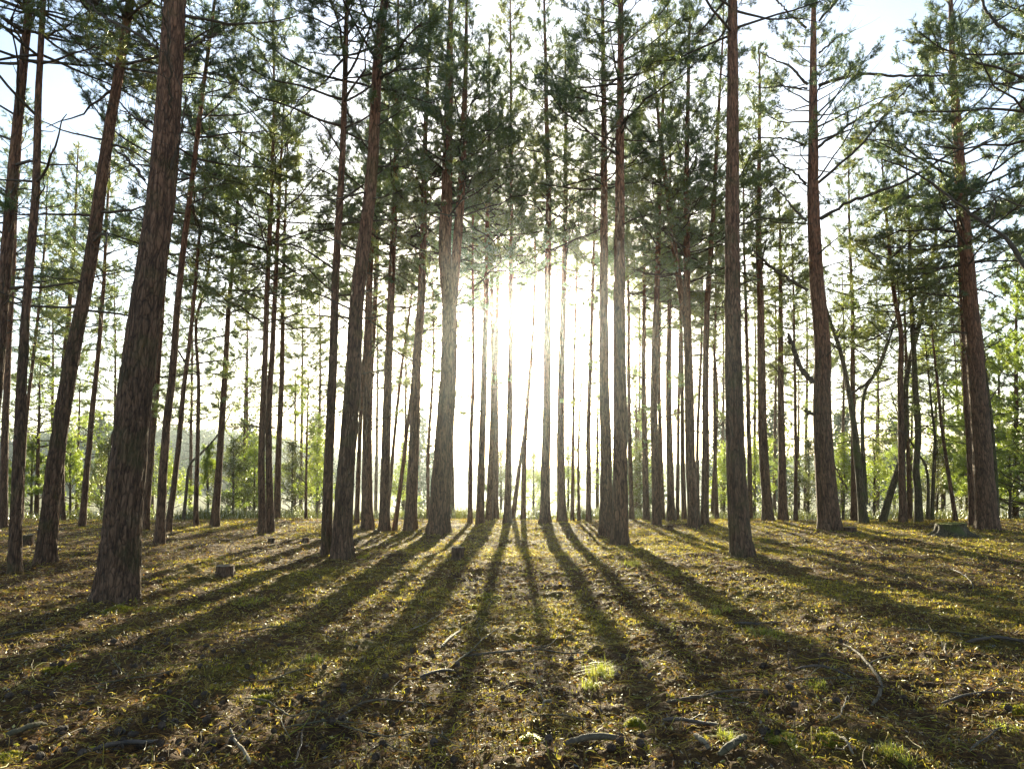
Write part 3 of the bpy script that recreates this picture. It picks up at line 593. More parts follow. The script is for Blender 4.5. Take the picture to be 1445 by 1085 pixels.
# trees that carry the foliage seen between and behind the trunks
yp = dict(needle=NEEDLE_YOUNG, cat='pine tree', name='bushy_pine', group='bushy bright pines at the wood edge', hd=.5, dens=.85, dead=0, elev=(8, 48), whorl=.46, nw=.013, flare=.1)
tree('bright bushy pine filling the right edge beyond the crooked stem', [(1432,740),(1434,500),(1436,400)], 7, 650, D=27, H=10.5, hl=.7, Lmax=2.5, **{**yp, 'dens': 1.2, 'nn': 15})
tree('tallest bright bushy pine, cut off by the right edge', [(1475,740),(1474,500),(1473,400)], 9, 650, D=24, H=10, hl=.6, Lmax=2.4, **{**yp, 'dens': 1.2, 'nn': 15})
tree('bright bushy pine showing between the big dark pine and the right edge', [(1408,738),(1409,600),(1410,500)], 5, 650, D=33, H=9, hl=.8, Lmax=2.0, **{**yp, 'dens': 1.2, 'nn': 15})
tree('sunlit bushy pine behind the leaning pole and mossy stump', [(1330,738),(1331,640),(1332,560)], 5, 650, D=34, H=8, hl=1.4, Lmax=2.2, **yp)
tree('low sunlit bushy pine behind the mossy kinked pine', [(1285,738),(1286,640),(1287,560)], 4, 650, D=40, H=6.8, hl=1.2, Lmax=2.3, **yp)
tree('sparse bright pine behind the lit trunk at the left edge', [(52,740),(54,640),(56,540)], 5, 650, D=30, H=6.5, hl=2.4, Lmax=2.3, **yp)
tree('sparse bright pine behind the leaning red-brown pine', [(108,740),(110,640),(112,560)], 4, 650, D=34, H=7.0, hl=2.6, Lmax=2.3, **yp)
tree('bright pine sprays left of the two touching pines', [(345,736),(345,640),(346,560)], 4, 650, D=33, H=4.2, hl=1.4, Lmax=1.7, **yp)
tree('bright pine sprays right of the thin brown pine at left centre', [(415,736),(416,640),(417,560)], 4, 650, D=34, H=4.0, hl=1.2, Lmax=1.7, **yp)
tree('green bushy pine showing between the poles left of the close pair', [(843,736),(843,640),(844,560)], 4, 650, D=36, H=5.6, hl=1.2, Lmax=2.0, **yp)
tree('green bushy pine showing just right of the close pair', [(897,736),(898,640),(898,560)], 4, 650, D=34, H=5.8, hl=1.2, Lmax=2.0, **yp)
tree('green bushy pine between the tall clean pine and the curved-foot pine', [(1064,736),(1064,640),(1065,560)], 4, 650, D=35, H=6, hl=1.4, Lmax=2.0, **yp)
tree('green bushy pine left of the grey pine with dead limbs', [(1126,736),(1127,640),(1128,560)], 4, 650, D=36, H=7, hl=1.8, Lmax=1.8, **yp)
tree('dark green pine far behind the crooked mossy tree', [(1238,736),(1239,640),(1240,560)], 4, 650, D=42, H=8, hl=2.4, Lmax=1.8, **yp)

for (lab, x, D, H, hl, Lm) in [
    ('farther slim pine rising between the thickest pine and the slender red-brown pine', 214, 44, 15, 6.5, 2.2),
    ('farther slim pine left of the lone thin pine on the mossy bank', 268, 46, 16, 6.0, 2.4),
    ('farther slim pine right of the lone thin pine on the mossy bank', 346, 41, 15, 6.0, 2.3),
    ('farther slim pine between the touching pines and the front pines', 424, 45, 16, 6.5, 2.4),
    ('farther slim pine directly left of the front pines', 449, 40, 14, 5.5, 2.2),
    ('farther slim pine behind the two thin slanting poles', 570, 44, 15, 6.5, 2.2),
    ('farther slim pine left of the medium pine by the fork', 530, 47, 16, 8.0, 2.0),
    ('farther slim pine between the leaning pines at the left', 72, 42, 14, 5.5, 2.3),
    ('farther slim pine behind the thin pine with bent saplings', 160, 45, 15, 6.0, 2.3),
    ('farther slim pine right of the close pair, between thin brown poles', 900, 46, 16, 8.0, 2.0),
    ('farther slim pine right of the slanting pine beside the second fork', 1018, 44, 16, 7.0, 2.2),
    ('farther slim pine between tall clean pine and curved-foot pine', 1063, 47, 16, 6.5, 2.2),
    ('farther slim pine right of the curved-foot pine', 1092, 42, 14, 6.0, 2.3),
    ('farther slim pine left of the grey pine with dead limbs', 1136, 45, 15, 6.0, 2.3),
    ('farther slim pine between grey pine and crooked mossy tree', 1188, 43, 14, 5.5, 2.3),
    ('farther slim pine between crooked mossy tree and wavy reddish pine', 1236, 46, 15, 5.5, 2.4),
    ('farther slim pine behind the two bent young stems', 1318, 42, 13, 5.0, 2.4)]:
    tree(lab, [(x, 736), (x + 2, 600), (x + 3, 480), (x + 1, 400)], 4.2, 620, D=D, H=H, hl=hl + (1.5 if x > 480 else .8), hd=3.5, Lmax=Lm, dens=.8 if x > 480 else 1.0, low=.10 if x > 480 else .2, group='slim pines at the far edge of the stand')
# ------------------------------------------------------------------ ground
def moss_mask(x, y):
    m = fbm(x * .55 + 3, y * .55 + 8, 71, 4) + 0.25 * (fbm(x * 2.5, y * 2.5, 75, 3) - .5)
    near = 0.11 * sstep((y - 6) / 12) + 0.05 * np.clip((x + .5) / 3, -1.6, 1) * (1 - .6 * sstep((y - 12) / 8))
    return sstep((m + near - 0.54) / 0.16)

def build_ground():
    nr, na = 330, 900
    i = np.arange(nr) / (nr - 1)
    rr = 0.6 * (1500 / 0.6) ** (i ** 1.55)
    rr = np.where(i < .0, rr, rr)
    # finer in the middle distance
    k = np.arange(nr); rr = np.concatenate([np.linspace(.5, 2.4, 24), np.linspace(2.43, 12, 330), 12 * (29 / 12) ** (np.arange(1, 181) / 180), 29 * (1500 / 29) ** (np.arange(1, 101) / 100)])
    nr = len(rr)
    w = np.linspace(-1, 1, na, endpoint=False); ang = math.pi * (0.42 * w + 0.58 * w ** 3)     # dense ahead, coarse behind
    A, Rr = np.meshgrid(ang, rr)
    X = Rr * np.sin(A); Y = Rr * np.cos(A); Z = gh(X, Y)
    d = np.hypot(X, Y)
    V = np.stack([X, Y, Z], -1).reshape(-1, 3)
    idx = np.arange(nr * na).reshape(nr, na); a = idx[:-1]; b = idx[1:]
    q = np.stack([a, b, np.roll(b, -1, 1), np.roll(a, -1, 1)], -1).reshape(-1, 4)
    c = len(V); V = np.vstack([V, [[0, 0, float(gh(0, 0))]]])
    t = np.stack([idx[0], np.roll(idx[0], -1), np.full(na, c)], -1)
    moss = moss_mask(V[:, 0], V[:, 1]) * (1 - sstep((V[:, 1] - 26) / 6))
    m, nt, out = new_mat('forest_floor'); L = nt.links.new
    geo = node(nt, 'ShaderNodeNewGeometry')
    n1 = node(nt, 'ShaderNodeTexNoise', i_Scale=26.0, i_Detail=8.0, i_Roughness=.75); L(geo.outputs['Position'], n1.inputs['Vector'])
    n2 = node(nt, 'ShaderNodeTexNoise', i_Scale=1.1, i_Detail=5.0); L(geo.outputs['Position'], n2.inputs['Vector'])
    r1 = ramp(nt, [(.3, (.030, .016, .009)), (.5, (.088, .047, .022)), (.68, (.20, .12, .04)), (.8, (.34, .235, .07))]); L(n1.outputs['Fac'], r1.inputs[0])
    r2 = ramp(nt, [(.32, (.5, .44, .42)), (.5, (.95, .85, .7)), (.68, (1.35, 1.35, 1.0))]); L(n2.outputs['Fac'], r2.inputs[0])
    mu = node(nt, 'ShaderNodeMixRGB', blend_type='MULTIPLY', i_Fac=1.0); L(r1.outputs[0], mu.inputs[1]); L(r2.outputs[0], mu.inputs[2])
    at = node(nt, 'ShaderNodeAttribute', attribute_name='moss')
    r3 = ramp(nt, [(.3, (.05, .036, .009)), (.6, (.18, .135, .02)), (.8, (.32, .245, .035))]); L(n1.outputs['Fac'], r3.inputs[0])
    n3 = node(nt, 'ShaderNodeTexNoise', i_Scale=6.0, i_Detail=4.0); L(geo.outputs['Position'], n3.inputs['Vector'])
    mf = node(nt, 'ShaderNodeMath', operation='MULTIPLY'); L(at.outputs['Fac'], mf.inputs[0]); L(n3.outputs['Fac'], mf.inputs[1])
    mf2 = node(nt, 'ShaderNodeMath', operation='MULTIPLY'); L(mf.outputs[0], mf2.inputs[0]); mf2.inputs[1].default_value = 1.1; mf2.use_clamp = True
    mi = node(nt, 'ShaderNodeMixRGB'); L(mf2.outputs[0], mi.inputs[0]); L(mu.outputs[0], mi.inputs[1]); L(r3.outputs[0], mi.inputs[2])
    sp = node(nt, 'ShaderNodeSeparateXYZ'); L(geo.outputs['Position'], sp.inputs[0])
    mr = node(nt, 'ShaderNodeMapRange'); mr.inputs[1].default_value = 25; mr.inputs[2].default_value = 32; L(sp.outputs['Y'], mr.inputs[0])
    r4 = ramp(nt, [(.35, (.07, .075, .03)), (.65, (.17, .16, .07))]); L(n2.outputs['Fac'], r4.inputs[0])
    mj = node(nt, 'ShaderNodeMixRGB'); L(mr.outputs[0], mj.inputs[0]); L(mi.outputs[0], mj.inputs[1]); L(r4.outputs[0], mj.inputs[2])
    bp = node(nt, 'ShaderNodeBump', i_Strength=.9, i_Distance=.03); L(n1.outputs['Fac'], bp.inputs['Height'])
    bs = node(nt, 'ShaderNodeBsdfPrincipled', i_Roughness=.9); bs.inputs['Specular IOR Level'].default_value = .12
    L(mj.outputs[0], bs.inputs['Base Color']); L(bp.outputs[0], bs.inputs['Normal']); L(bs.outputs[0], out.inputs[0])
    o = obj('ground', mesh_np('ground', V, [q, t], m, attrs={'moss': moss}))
    tag(o, 'brown pine needle forest floor with moss, falling away to heath', 'ground', kind='structure')
build_ground()

# ------------------------------------------------------------------ litter (nobody could count it)
PAL = np.array([(.44, .335, .06), (.26, .165, .04), (.125, .066, .025), (.06, .034, .018), (.27, .26, .035), (.52, .42, .045), (.34, .265, .09), (.30, .145, .035)])
def scatter_points(dens_bands, rng, margin=1.25):
    pts = []
    for (y0, y1, dens) in dens_bands:
        xw = 0.80 * y1 * margin + .6
        n = int(dens * 2 * xw * (y1 - y0)); x = rng.uniform(-xw, xw, n); y = rng.uniform(y0, y1, n)
        k = np.abs(x) < .80 * y * margin + .6; pts.append(np.stack([x[k], y[k]], -1))
    return np.vstack(pts)

def build_litter():
    rng = np.random.default_rng(5); acc = Acc()
    # needles and straw: two-segment bent strips
    p = scatter_points([(2.6, 5.5, 1300), (5.5, 9, 750), (9, 14, 330), (14, 20, 170), (20, 26, 110)], rng)
    clump = vnoise(p[:, 0] * 2.2, p[:, 1] * 2.2, 101); p = p[rng.random(len(p)) < .35 + .65 * clump]
    n = len(p); az = rng.random(n) * 6.283; d = p[:, 1]
    grow = 1 + np.clip(d - 5, 0, 20) * .055
    L = rng.uniform(.03, .09, n) * grow; W = rng.uniform(.0010, .0026, n) * grow
    el = np.abs(rng.normal(size=n)) * .42
    a = np.stack([np.cos(az) * np.cos(el), np.sin(az) * np.cos(el), np.sin(el)], -1); b = norm(np.cross(a, rng.normal(size=(n, 3)) * .6 + np.array([0, 0, 1.0])))
    z = gh(p[:, 0], p[:, 1]) + rng.uniform(-.004, .018, n); o = np.stack([p[:, 0], p[:, 1], z], -1)
    bend = rng.normal(size=(n, 3)) * .18; bend[:, 2] = np.abs(bend[:, 2]) * .6
    m_ = o + a * (L * .5)[:, None] + bend * (L * .5)[:, None]; e = o + a * L[:, None]; e[:, 2] -= el * L * .6
    w = b * W[:, None]
    V = np.stack([o - w, o + w, m_ + w, m_ - w, e + w * .5, e - w * .5], 1).reshape(-1, 3)
    f = np.arange(n)[:, None] * 6; q = np.vstack([f + np.array([0, 1, 2, 3]), f + np.array([3, 2, 4, 5])])
    ci = rng.choice(8, n, p=[.21, .24, .20, .10, .08, .04, .07, .06]); col = PAL[ci] * rng.uniform(.7, 1.25, (n, 1))
    acc.add(V, q=q, a=np.repeat(col, 6, 0))
    # leaf flakes and bark scales
    p = scatter_points([(2.6, 5.5, 420), (5.5, 9, 300), (9, 15, 170), (15, 26, 90)], rng); n = len(p); d = p[:, 1]; grow = 1 + np.clip(d - 5, 0, 20) * .045
    s = rng.uniform(.005, .018, n) * grow; nrm = norm(rng.normal(size=(n, 3)) * .8 + np.array([0, 0, 1.0])); a = norm(np.cross(nrm, rng.normal(size=(n, 3)))); b = np.cross(nrm, a)
    o = np.stack([p[:, 0], p[:, 1], gh(p[:, 0], p[:, 1]) + .008 + s * rng.uniform(.2, .9, n)], -1); s = s[:, None]
    V = np.stack([o - a * s, o + b * s * .55, o + a * s + nrm * s * .3, o - b * s * .55], 1).reshape(-1, 3)
    col = PAL[rng.choice(8, n, p=[.16, .26, .24, .12, .03, .07, .05, .07])] * rng.uniform(.7, 1.2, (n, 1))
    acc.add(V, q=np.arange(n * 4).reshape(-1, 4), a=np.repeat(col, 4, 0))
    # little crooked twigs
    p = scatter_points([(2.6, 5, 110), (5, 8, 75), (8, 13, 36), (13, 24, 14)], rng); n = len(p); K = 6; s = np.linspace(0, 1, K)
    az = rng.random(n) * 6.283; turn = rng.normal(size=n) * 1.3; L = rng.uniform(.08, .30, n) + (rng.random(n) < .22) * rng.uniform(.1, .5, n); aa = az[:, None] + turn[:, None] * s[None] + np.cumsum(rng.normal(size=(n, K)) * .22, 1)
    st = np.stack([np.cos(aa), np.sin(aa), np.zeros_like(aa)], -1) * (L / K)[:, None, None]; P = np.cumsum(st, 1) + np.stack([p[:, 0], p[:, 1], 0 * p[:, 0]], -1)[:, None]
    r = rng.uniform(.0014, .0038, n) * (1 + np.clip(p[:, 1] - 5, 0, 20) * .05)
    P[..., 2] = gh(P[..., 0], P[..., 1]) + .006 + r[:, None] + np.abs(rng.normal(size=(n, 1))) * .03 * np.sin(s * math.pi)[None] + np.maximum(0, rng.normal(size=(n, 1))) * .035 * s[None]
    V, q = tubes(P, r[:, None] * (1 - .6 * s[None]), 4)
    col = PAL[rng.choice(8, n, p=[.15, .30, .23, .15, .05, .02, .08, .02])] * rng.uniform(.6, 1.1, (n, 1)); acc.add(V, q=q, a=np.repeat(col, K * 4, 0))
    o = obj('needle_litter', acc.mesh('needle_litter', LITTER, smooth=False, attr='tint'))
    tag(o, 'fallen pine needles, straw and small twigs strewn over the forest floor', 'litter', kind='stuff')
build_litter()

def blades(rng, o, n, h, w, lean=.5, spread=.05):
    """n grass-like blades at each point of o; h, w per point"""
    M = len(o); N = M * n
    c = np.repeat(o, n, 0); c = c + np.stack([rng.normal(size=N) * spread, rng.normal(size=N) * spread, np.zeros(N)], -1)
    hh = np.repeat(h, n) * rng.uniform(.5, 1.15, N); az = rng.random(N) * 6.283; ln = np.abs(rng.normal(size=N)) * lean
    dr = np.stack([np.cos(az), np.sin(az), 0 * az], -1); sd = np.stack([-np.sin(az), np.cos(az), 0 * az], -1) * (np.repeat(w, n) * .5)[:, None]
    up = np.array([0, 0, 1.0])
    m_ = c + up * (hh * .6)[:, None] + dr * (hh * ln * .3)[:, None]; t = c + up * (hh * (1 - .25 * np.minimum(ln, 1.5)))[:, None] + dr * (hh * ln)[:, None]
    V = np.stack([c - sd, c + sd, m_ + sd * .8, m_ - sd * .8, t], 1).reshape(-1, 3); f = np.arange(N)[:, None] * 5
    return V, f + np.array([0, 1, 2, 3]), f + np.array([3, 2, 4])

def build_moss():
    rng = np.random.default_rng(9)
    p = scatter_points([(2.8, 6, 620), (6, 10, 520), (10, 16, 330), (16, 26, 190)], rng)
    mk = moss_mask(p[:, 0], p[:, 1]) * (fbm(p[:, 0] * 3, p[:, 1] * 3, 131, 2) > .47)
    p = p[rng.random(len(p)) < mk * .95 + .10 * sstep((p[:, 0] + 2.5) / 2 + sstep((p[:, 1] - 11) / 5))]; n = len(p); g = 1 + np.clip(p[:, 1] - 6, 0, 20) * .06
    o = np.stack([p[:, 0], p[:, 1], gh(p[:, 0], p[:, 1])], -1)
    V, q, t = blades(rng, o, 4, rng.uniform(.012, .036, n) * g, .0045 * g, .7, .012)
    col = np.array([(.36, .33, .025), (.50, .42, .03), (.22, .20, .025), (.44, .30, .05)])[rng.choice(4, n)] * rng.uniform(.75, 1.2, (n, 1))
    o = obj('moss', mesh_np('moss', V, [q, t], MOSSM, smooth=False, attrs={'tint': np.repeat(col, 20, 0)}))
    tag(o, 'thin yellow-green moss and grass growing through the needle litter', 'moss', kind='stuff')
build_moss()

def build_heath():
    rng = np.random.default_rng(19); P = []
    for (y0, y1, n) in ((26.5, 34, 900), (34, 50, 1500), (50, 90, 1500)):
        y = rng.uniform(y0, y1, n); x = rng.uniform(-1, 1, n) * (.86 * y + 3); P.append(np.stack([x, y], -1))
    p = np.vstack(P); k = fbm(p[:, 0] * .18, p[:, 1] * .18, 141, 3) + .2 * rng.random(len(p)) > .5; p = p[k]
    n = len(p); o = np.stack([p[:, 0], p[:, 1], gh(p[:, 0], p[:, 1]) - .03], -1)
    h = rng.uniform(.28, .70, n) * (.7 + .6 * vnoise(p[:, 0] * .3, p[:, 1] * .3, 144)); g = 1 + np.clip(p[:, 1] - 27, 0, 60) * .02
    V, q, t = blades(rng, o, 46, h * .85, .02 * g, .8, .30)
    o = obj('heather', mesh_np('heather', V, [q, t], HEATH, smooth=False))
    tag(o, 'olive heather and rough grass covering the open heath beyond the trees', 'heather', kind='stuff')
build_heath()

def build_wood():
    rng = np.random.default_rng(23); C = []; 
    n = 5200; a = rng.uniform(-.85, .85, n); d = rng.uniform(250, 620, n); x = d * np.tan(a) * .9; y = d
    hill = 30 * sstep((y - 250) / 190) * np.exp(-((x + 235) / 135.0) ** 2) + 13 * sstep((y - 270) / 190) * np.exp(-((x - 260) / 150.0) ** 2)
    k = hill > 1.6; x = x[k]; y = y[k]; n = len(x); z = gh(x, y)
    Ht = rng.uniform(7, 14, n); m = 70
    u = norm(rng.normal(size=(n, m, 3))) * rng.uniform(.3, 1, (n, m, 1)) ** .5
    ctr = np.stack([x, y, z + Ht * .62], -1)[:, None] + u * np.stack([Ht * .30, Ht * .30, Ht * .40], -1)[:, None]
    ctr = ctr.reshape(-1, 3); N = len(ctr)
    a_ = norm(rng.normal(size=(N, 3))); b_ = norm(np.cross(a_, rng.normal(size=(N, 3)))); s = rng.uniform(.5, 1.15, (N, 1))
    V = np.stack([ctr - a_ * s, ctr + b_ * s * .7, ctr + a_ * s, ctr - b_ * s * .7], 1).reshape(-1, 3)
    o = obj('far_wood', mesh_np('far_wood', V, [np.arange(N * 4).reshape(-1, 4)], FARLEAF, smooth=False))
    tag(o, 'hazy wooded hills far beyond the open heath', 'wood', kind='stuff')
build_wood()

# ------------------------------------------------------------------ heath trees and bushes
def bush(label, xpx, D, H, Lmax, needle, cat, name, group, kind='leaf', nn=9, nl=.11, dens=1.0, hl=.15, seed=0, nw=.014, wpx=3):
    tree(label, [(xpx, 735), (xpx + 1, 700), (xpx + 1, 670)], wpx, 700, D=D, H=H, hl=hl, hd=.08, Lmax=Lmax, dens=dens, dead=0, needle=needle, cat=cat, name=name, group=group, kind=kind, nn=nn, nl=nl, nw=nw, flare=.05, whorl=.28, elev=(25, 70), seed=500 + seed, bark=TWIG)
BG = 'bushes on the heath edge'; YP = 'young pines on the heath edge'
for i, (lab, x, D, H, Lm, kd) in enumerate([
    ('bright yellow-green young pine between the slim dark pine and leaning red-brown pine', 44, 30, 2.9, 1.1, 'p'),
    ('bright young pine just left of the thin pine with bent saplings', 98, 29, 2.6, .9, 'p'),
    ('small blue-green young pine left of the thickest pine', 142, 33, 3.0, .9, 'p'),
    ('bright bush showing through left of the thickest pine trunk', 152, 29, 2.0, 1.1, 'l'),
    ('grey-green bush behind the slender red-brown leaning pine', 232, 31, 2.0, 1.1, 'l'),
    ('dark young pine left of the thin lone pine on the mossy bank', 292, 32, 2.4, .8, 'p'),
    ('yellow-green bush right of the thin lone pine on the mossy bank', 328, 29, 2.0, 1.2, 'l'),
    ('spiky young pine with upright tips right of the thin lone pine', 345, 33, 3.4, .9, 'p'),
    ('yellow-green bush touching the left side of the two touching pines', 358, 30, 1.8, 1.1, 'l'),
    ('bright bush right of the two touching pines and the thin brown pine', 412, 31, 2.2, 1.1, 'l'),
    ('olive bush at the left side of the front pines', 447, 29, 1.7, 1.0, 'l'),
    ('small dark bush between the two slanting poles', 568, 34, 1.8, 1.0, 'l'),
    ('pale bush below the sun between the cluster and dark pine', 706, 40, 2.2, 1.2, 'l'),
    ('pale bush right of the pine with prop stem', 752, 42, 2.4, 1.3, 'l'),
    ('pale bush between second pine and pole pine right of the sun', 801, 36, 2.2, 1.0, 'l'),
    ('green bush right of the close pair', 902, 31, 1.7, .9, 'l'),
    ('green bush left of the tall clean pine', 1021, 32, 2.0, .9, 'l'),
    ('yellowish bush between tall clean pine and curved-foot pine', 1064, 30, 1.4, .8, 'l'),
    ('olive bush left of the grey pine with dead limbs', 1140, 30, 1.5, .9, 'l'),
    ('dark tangled bush at the foot of the crooked mossy tree', 1190, 26.5, 1.6, .8, 'l'),
    ('low bush between the crooked mossy tree and leaning bare trunk', 1233, 27, 1.3, .8, 'l'),
    ('yellow-green bush behind the two bent young stems', 1322, 29, 1.4, 1.0, 'l'),
    ('bright low bush right of the crooked thin stem', 1424, 25.5, 2.0, 1.1, 'l')]):
    if 225 < x < 460: H *= .74
    if kd == 'p': bush(lab, x, D, H * .72, Lm * 1.1, NEEDLE_YOUNG, 'young pine', 'young_pine', YP, 'pine', 16, .10, 1.4, .2, i)
    else: bush(lab, x, D, H * .68, Lm * 1.15, LEAF if i % 3 else HEATH, 'bush', 'bush', BG, 'leaf', 10, .12, 1.2, .1, i)
for i, (lab, x, D, H, Lm) in enumerate([
    ('hazy round tree far out on the heath right of the medium pine by the fork', 592, 95, 8, 3.2),
    ('hazy tree far out left of the double pines', 352, 110, 7, 3),
    ('hazy tree far out left of the front pines', 446, 120, 9, 3.6),
    ('hazy tree far out right of the close pair', 902, 90, 6.5, 3),
    ('hazy tree far out left of the tall clean pine', 1020, 100, 8, 3.4),
    ('hazy tree far out between the curved-foot pine and its neighbour', 1092, 85, 6, 2.8),
    ('hazy wide tree far out right of the grey pine with dead limbs', 1190, 90, 6.5, 3.2),
    ('hazy tree far out right of the leaning bare trunk', 1262, 110, 8, 3.4),
    ('umbrella topped hazy pine rising over the hill left of the thickest pine', 141, 150, 17, 4.0)]):
    top = i == 8
    tree(lab, [(x, 705), (x, 660), (x, 600)], 3.0 if not top else 2.5, 660, D=D, H=H, hl=1.0 if not top else 12, hd=.8 if not top else 8, Lmax=Lm, dens=.28, dead=0, needle=FARLEAF, cat='heath tree', name='heath_tree', group='trees out on the open heath', kind='leaf', nn=6, nl=1.0, flare=.1, whorl=.8, elev=(10, 60), seed=700 + i)

# ------------------------------------------------------------------ stumps
WOOD = simple_mat('cut_wood', (.20, .14, .085), (.38, .28, .17), 9.0, .8, .3)
MOSSTOP = simple_mat('mossy_cut', (.11, .12, .02), (.24, .21, .05), 16.0, .95, .6)
def stump(label, xpx, ypx, wpx, hgt, mossy=False, flare=.5, seed=0, slope=0.0):
    rng = np.random.default_rng(900 + seed); g = on_ground(xpx, ypx); s = g[1] / ray(xpx, ypx)[1]; r = wpx * s / F_PX / 2
    n, S = 26, 72; h = np.linspace(-.12, hgt, n); th = np.arange(S) * 6.2832 / S; k = rng.integers(5, 8)
    lob = np.sin(k * th + rng.random() * 6) * .5 + np.sin((k + 3) * th + rng.random() * 6) * .3
    fl = 1 + flare * np.exp(-np.maximum(h, 0) / (.22 * max(hgt, .15)))[:, None] * (1 + lob)[None]
    rad = r * fl * (1 + .10 * (vnoise(np.broadcast_to(th / 6.2832 * 22, (n, S)), np.broadcast_to((h * 9)[:, None], (n, S)), 77 + seed, 22) - .5))
    X = rad * np.cos(th); Y = rad * np.sin(th); Z = np.broadcast_to(h[:, None], (n, S)).copy()
    Z[-1] += .02 * hgt * rng.normal(size=S) + slope * X[-1]
    V = np.stack([X, Y, Z], -1).reshape(-1, 3); idx = np.arange(n * S).reshape(n, S); a = idx[:-1]; b = idx[1:]
    q = np.stack([a, np.roll(a, -1, 1), np.roll(b, -1, 1), b], -1).reshape(-1, 4)
    root = empty('tree_stump', (g[0], g[1], float(gh(g[0], g[1]))), label, 'tree stump', 'cut stumps among the pines')
    obj('bark', mesh_np('bark', V, [q], BARK_MOSSY if mossy else BARK_NEAR), root)
    rows = [V.reshape(n, S, 3)[-1] * np.array([f, f, 1]) + np.array([0, 0, .004 + .012 * (1 - f)]) for f in (.99, .75, .5, .25)]
    W = np.vstack(rows + [np.array([[0, 0, hgt + .012]])]); W[S:, 2] += rng.normal(size=len(W) - S) * .006
    ii = np.arange(4 * S).reshape(4, S); q2 = np.stack([ii[:-1], np.roll(ii[:-1], -1, 1), np.roll(ii[1:], -1, 1), ii[1:]], -1).reshape(-1, 4)
    t2 = np.stack([ii[-1], np.roll(ii[-1], -1), np.full(S, 4 * S)], -1)
    obj('cut_face', mesh_np('cut_face', W, [q2, t2], MOSSTOP if mossy else WOOD), root)
    return root
stump('wide low mossy stump with spreading roots on the right', 1343, 756, 37, .33, True, .75, 1, .04)
stump('small square-cut stump in front of the forked pine', 646, 790, 17, .22, False, .15, 2)
stump('dark weathered stump on the shaded slope right of the thickest pine', 317, 813, 24, .16, False, .3, 3)
stump('flat low stump at the right foot of the grey pine with dead limbs', 1200, 750, 17, .12, False, .25, 4)
stump('stump between the slim dark pine and leaning red-brown pine', 39, 771, 14, .26, False, .2, 5, .1)
stump('tiny stump right of the close pair, beside the flared-foot pine', 946, 747, 8, .13, False, .2, 6)
stump('tiny upright stump just left of the close pair', 802, 759, 5, .2, False, .15, 7)
stump('little stump at the base of the two touching pines', 383, 766, 9, .10, False, .25, 8)
stump('little dark stump on the bank left of the front pines', 431, 765, 9, .10, False, .3, 9)
stump('little stump between the straight medium pine and front pine', 530, 753, 6, .09, False, .3, 10)

# ------------------------------------------------------------------ fallen sticks
STICK = simple_mat('dead_stick', (.045, .032, .022), (.14, .105, .065), 20, .85, .8, (1, 1, 1))
STICKG = simple_mat('lichen_stick', (.045, .036, .022), (.13, .105, .055), 20, .85, .8)
STICKP = simple_mat('bare_pale_wood', (.10, .075, .048), (.27, .21, .135), 22, .8, .8)
STICKD = simple_mat('dark_wet_wood', (.035, .026, .02), (.10, .07, .05), 12, .6, .5)
def stick(label, path, w0, w1, mat=None, lift_=0.0, forks=(), seed=0, cat='stick', name='fallen_stick', group='fallen sticks on the forest floor', knob=.12, ups=0):
    rng = np.random.default_rng(1200 + seed)
    def line(pth, n, w0, w1, raise_end=0):
        G = np.array([on_ground(*p) for p in pth]); C = hermite(G, n); s = C[:, 1].mean() / 1.02
        rad = np.linspace(w0, w1, n) * s / F_PX / 2; rad = rad * .60 * (1 - .45 * np.abs(np.linspace(-1, 1, n)) ** 6) * (1 + knob * 2.2 * (vnoise(np.arange(n) * .45 + rng.random() * 50, np.zeros(n) + seed, 5) - .5))
        L = np.linalg.norm(C[-1] - C[0]); C[:, :2] += np.cumsum(rng.normal(size=(n, 2)), 0) * .0025 * L ** .5
        zz = gh(C[:, 0], C[:, 1]); wdt = max(3, n // 2) | 1; zp = np.pad(zz, wdt // 2, mode='edge'); zz = np.convolve(zp, np.ones(wdt) / wdt, 'valid')
        C[:, 2] = zz + rad * .55 + .022 + lift_ * np.sin(np.linspace(0, math.pi, n)) + raise_end * np.linspace(0, 1, n) ** 1.5
        return C, rad
    n = 28; C, rad = line(path, n, w0, w1)
    base = C[0].copy(); acc = Acc(); V, q, t = tubes(C[None], rad[None], 9, cap=True); acc.add(V - base, q, t)
    o = obj(name, acc.mesh(name, mat or STICK), None, tuple(base)); tag(o, label, cat, group)
    for (pth, a, b) in forks:
        C2, r2 = line(pth, 16, a, b, .03); V, q, t = tubes(C2[None], r2[None], 7, cap=True)
        obj('side_twig', mesh_np('side_twig', V - base, [q, t], mat or STICK), o)
    for k in range(ups):
        i = rng.integers(6, n - 3); d = norm(rng.normal(size=3) * .5 + (C[i] - C[i - 1]) / np.linalg.norm(C[i] - C[i - 1]) + np.array([0, 0, .5])); l = rng.uniform(.08, .3)
        s2 = np.linspace(0, 1, 7); P2 = C[i] + d * (s2 * l)[:, None] + np.cumsum(rng.normal(size=(7, 3)), 0) * .012 * l / .2
        P2[:, 2] = np.maximum(P2[:, 2], gh(P2[:, 0], P2[:, 1]) + .01)
        V, q, t = tubes(P2[None], (rad[i] * .5 * (1 - .6 * s2))[None], 6, cap=True); obj('side_twig', mesh_np('side_twig', V - base, [q, t], mat or STICK), o)
    return o
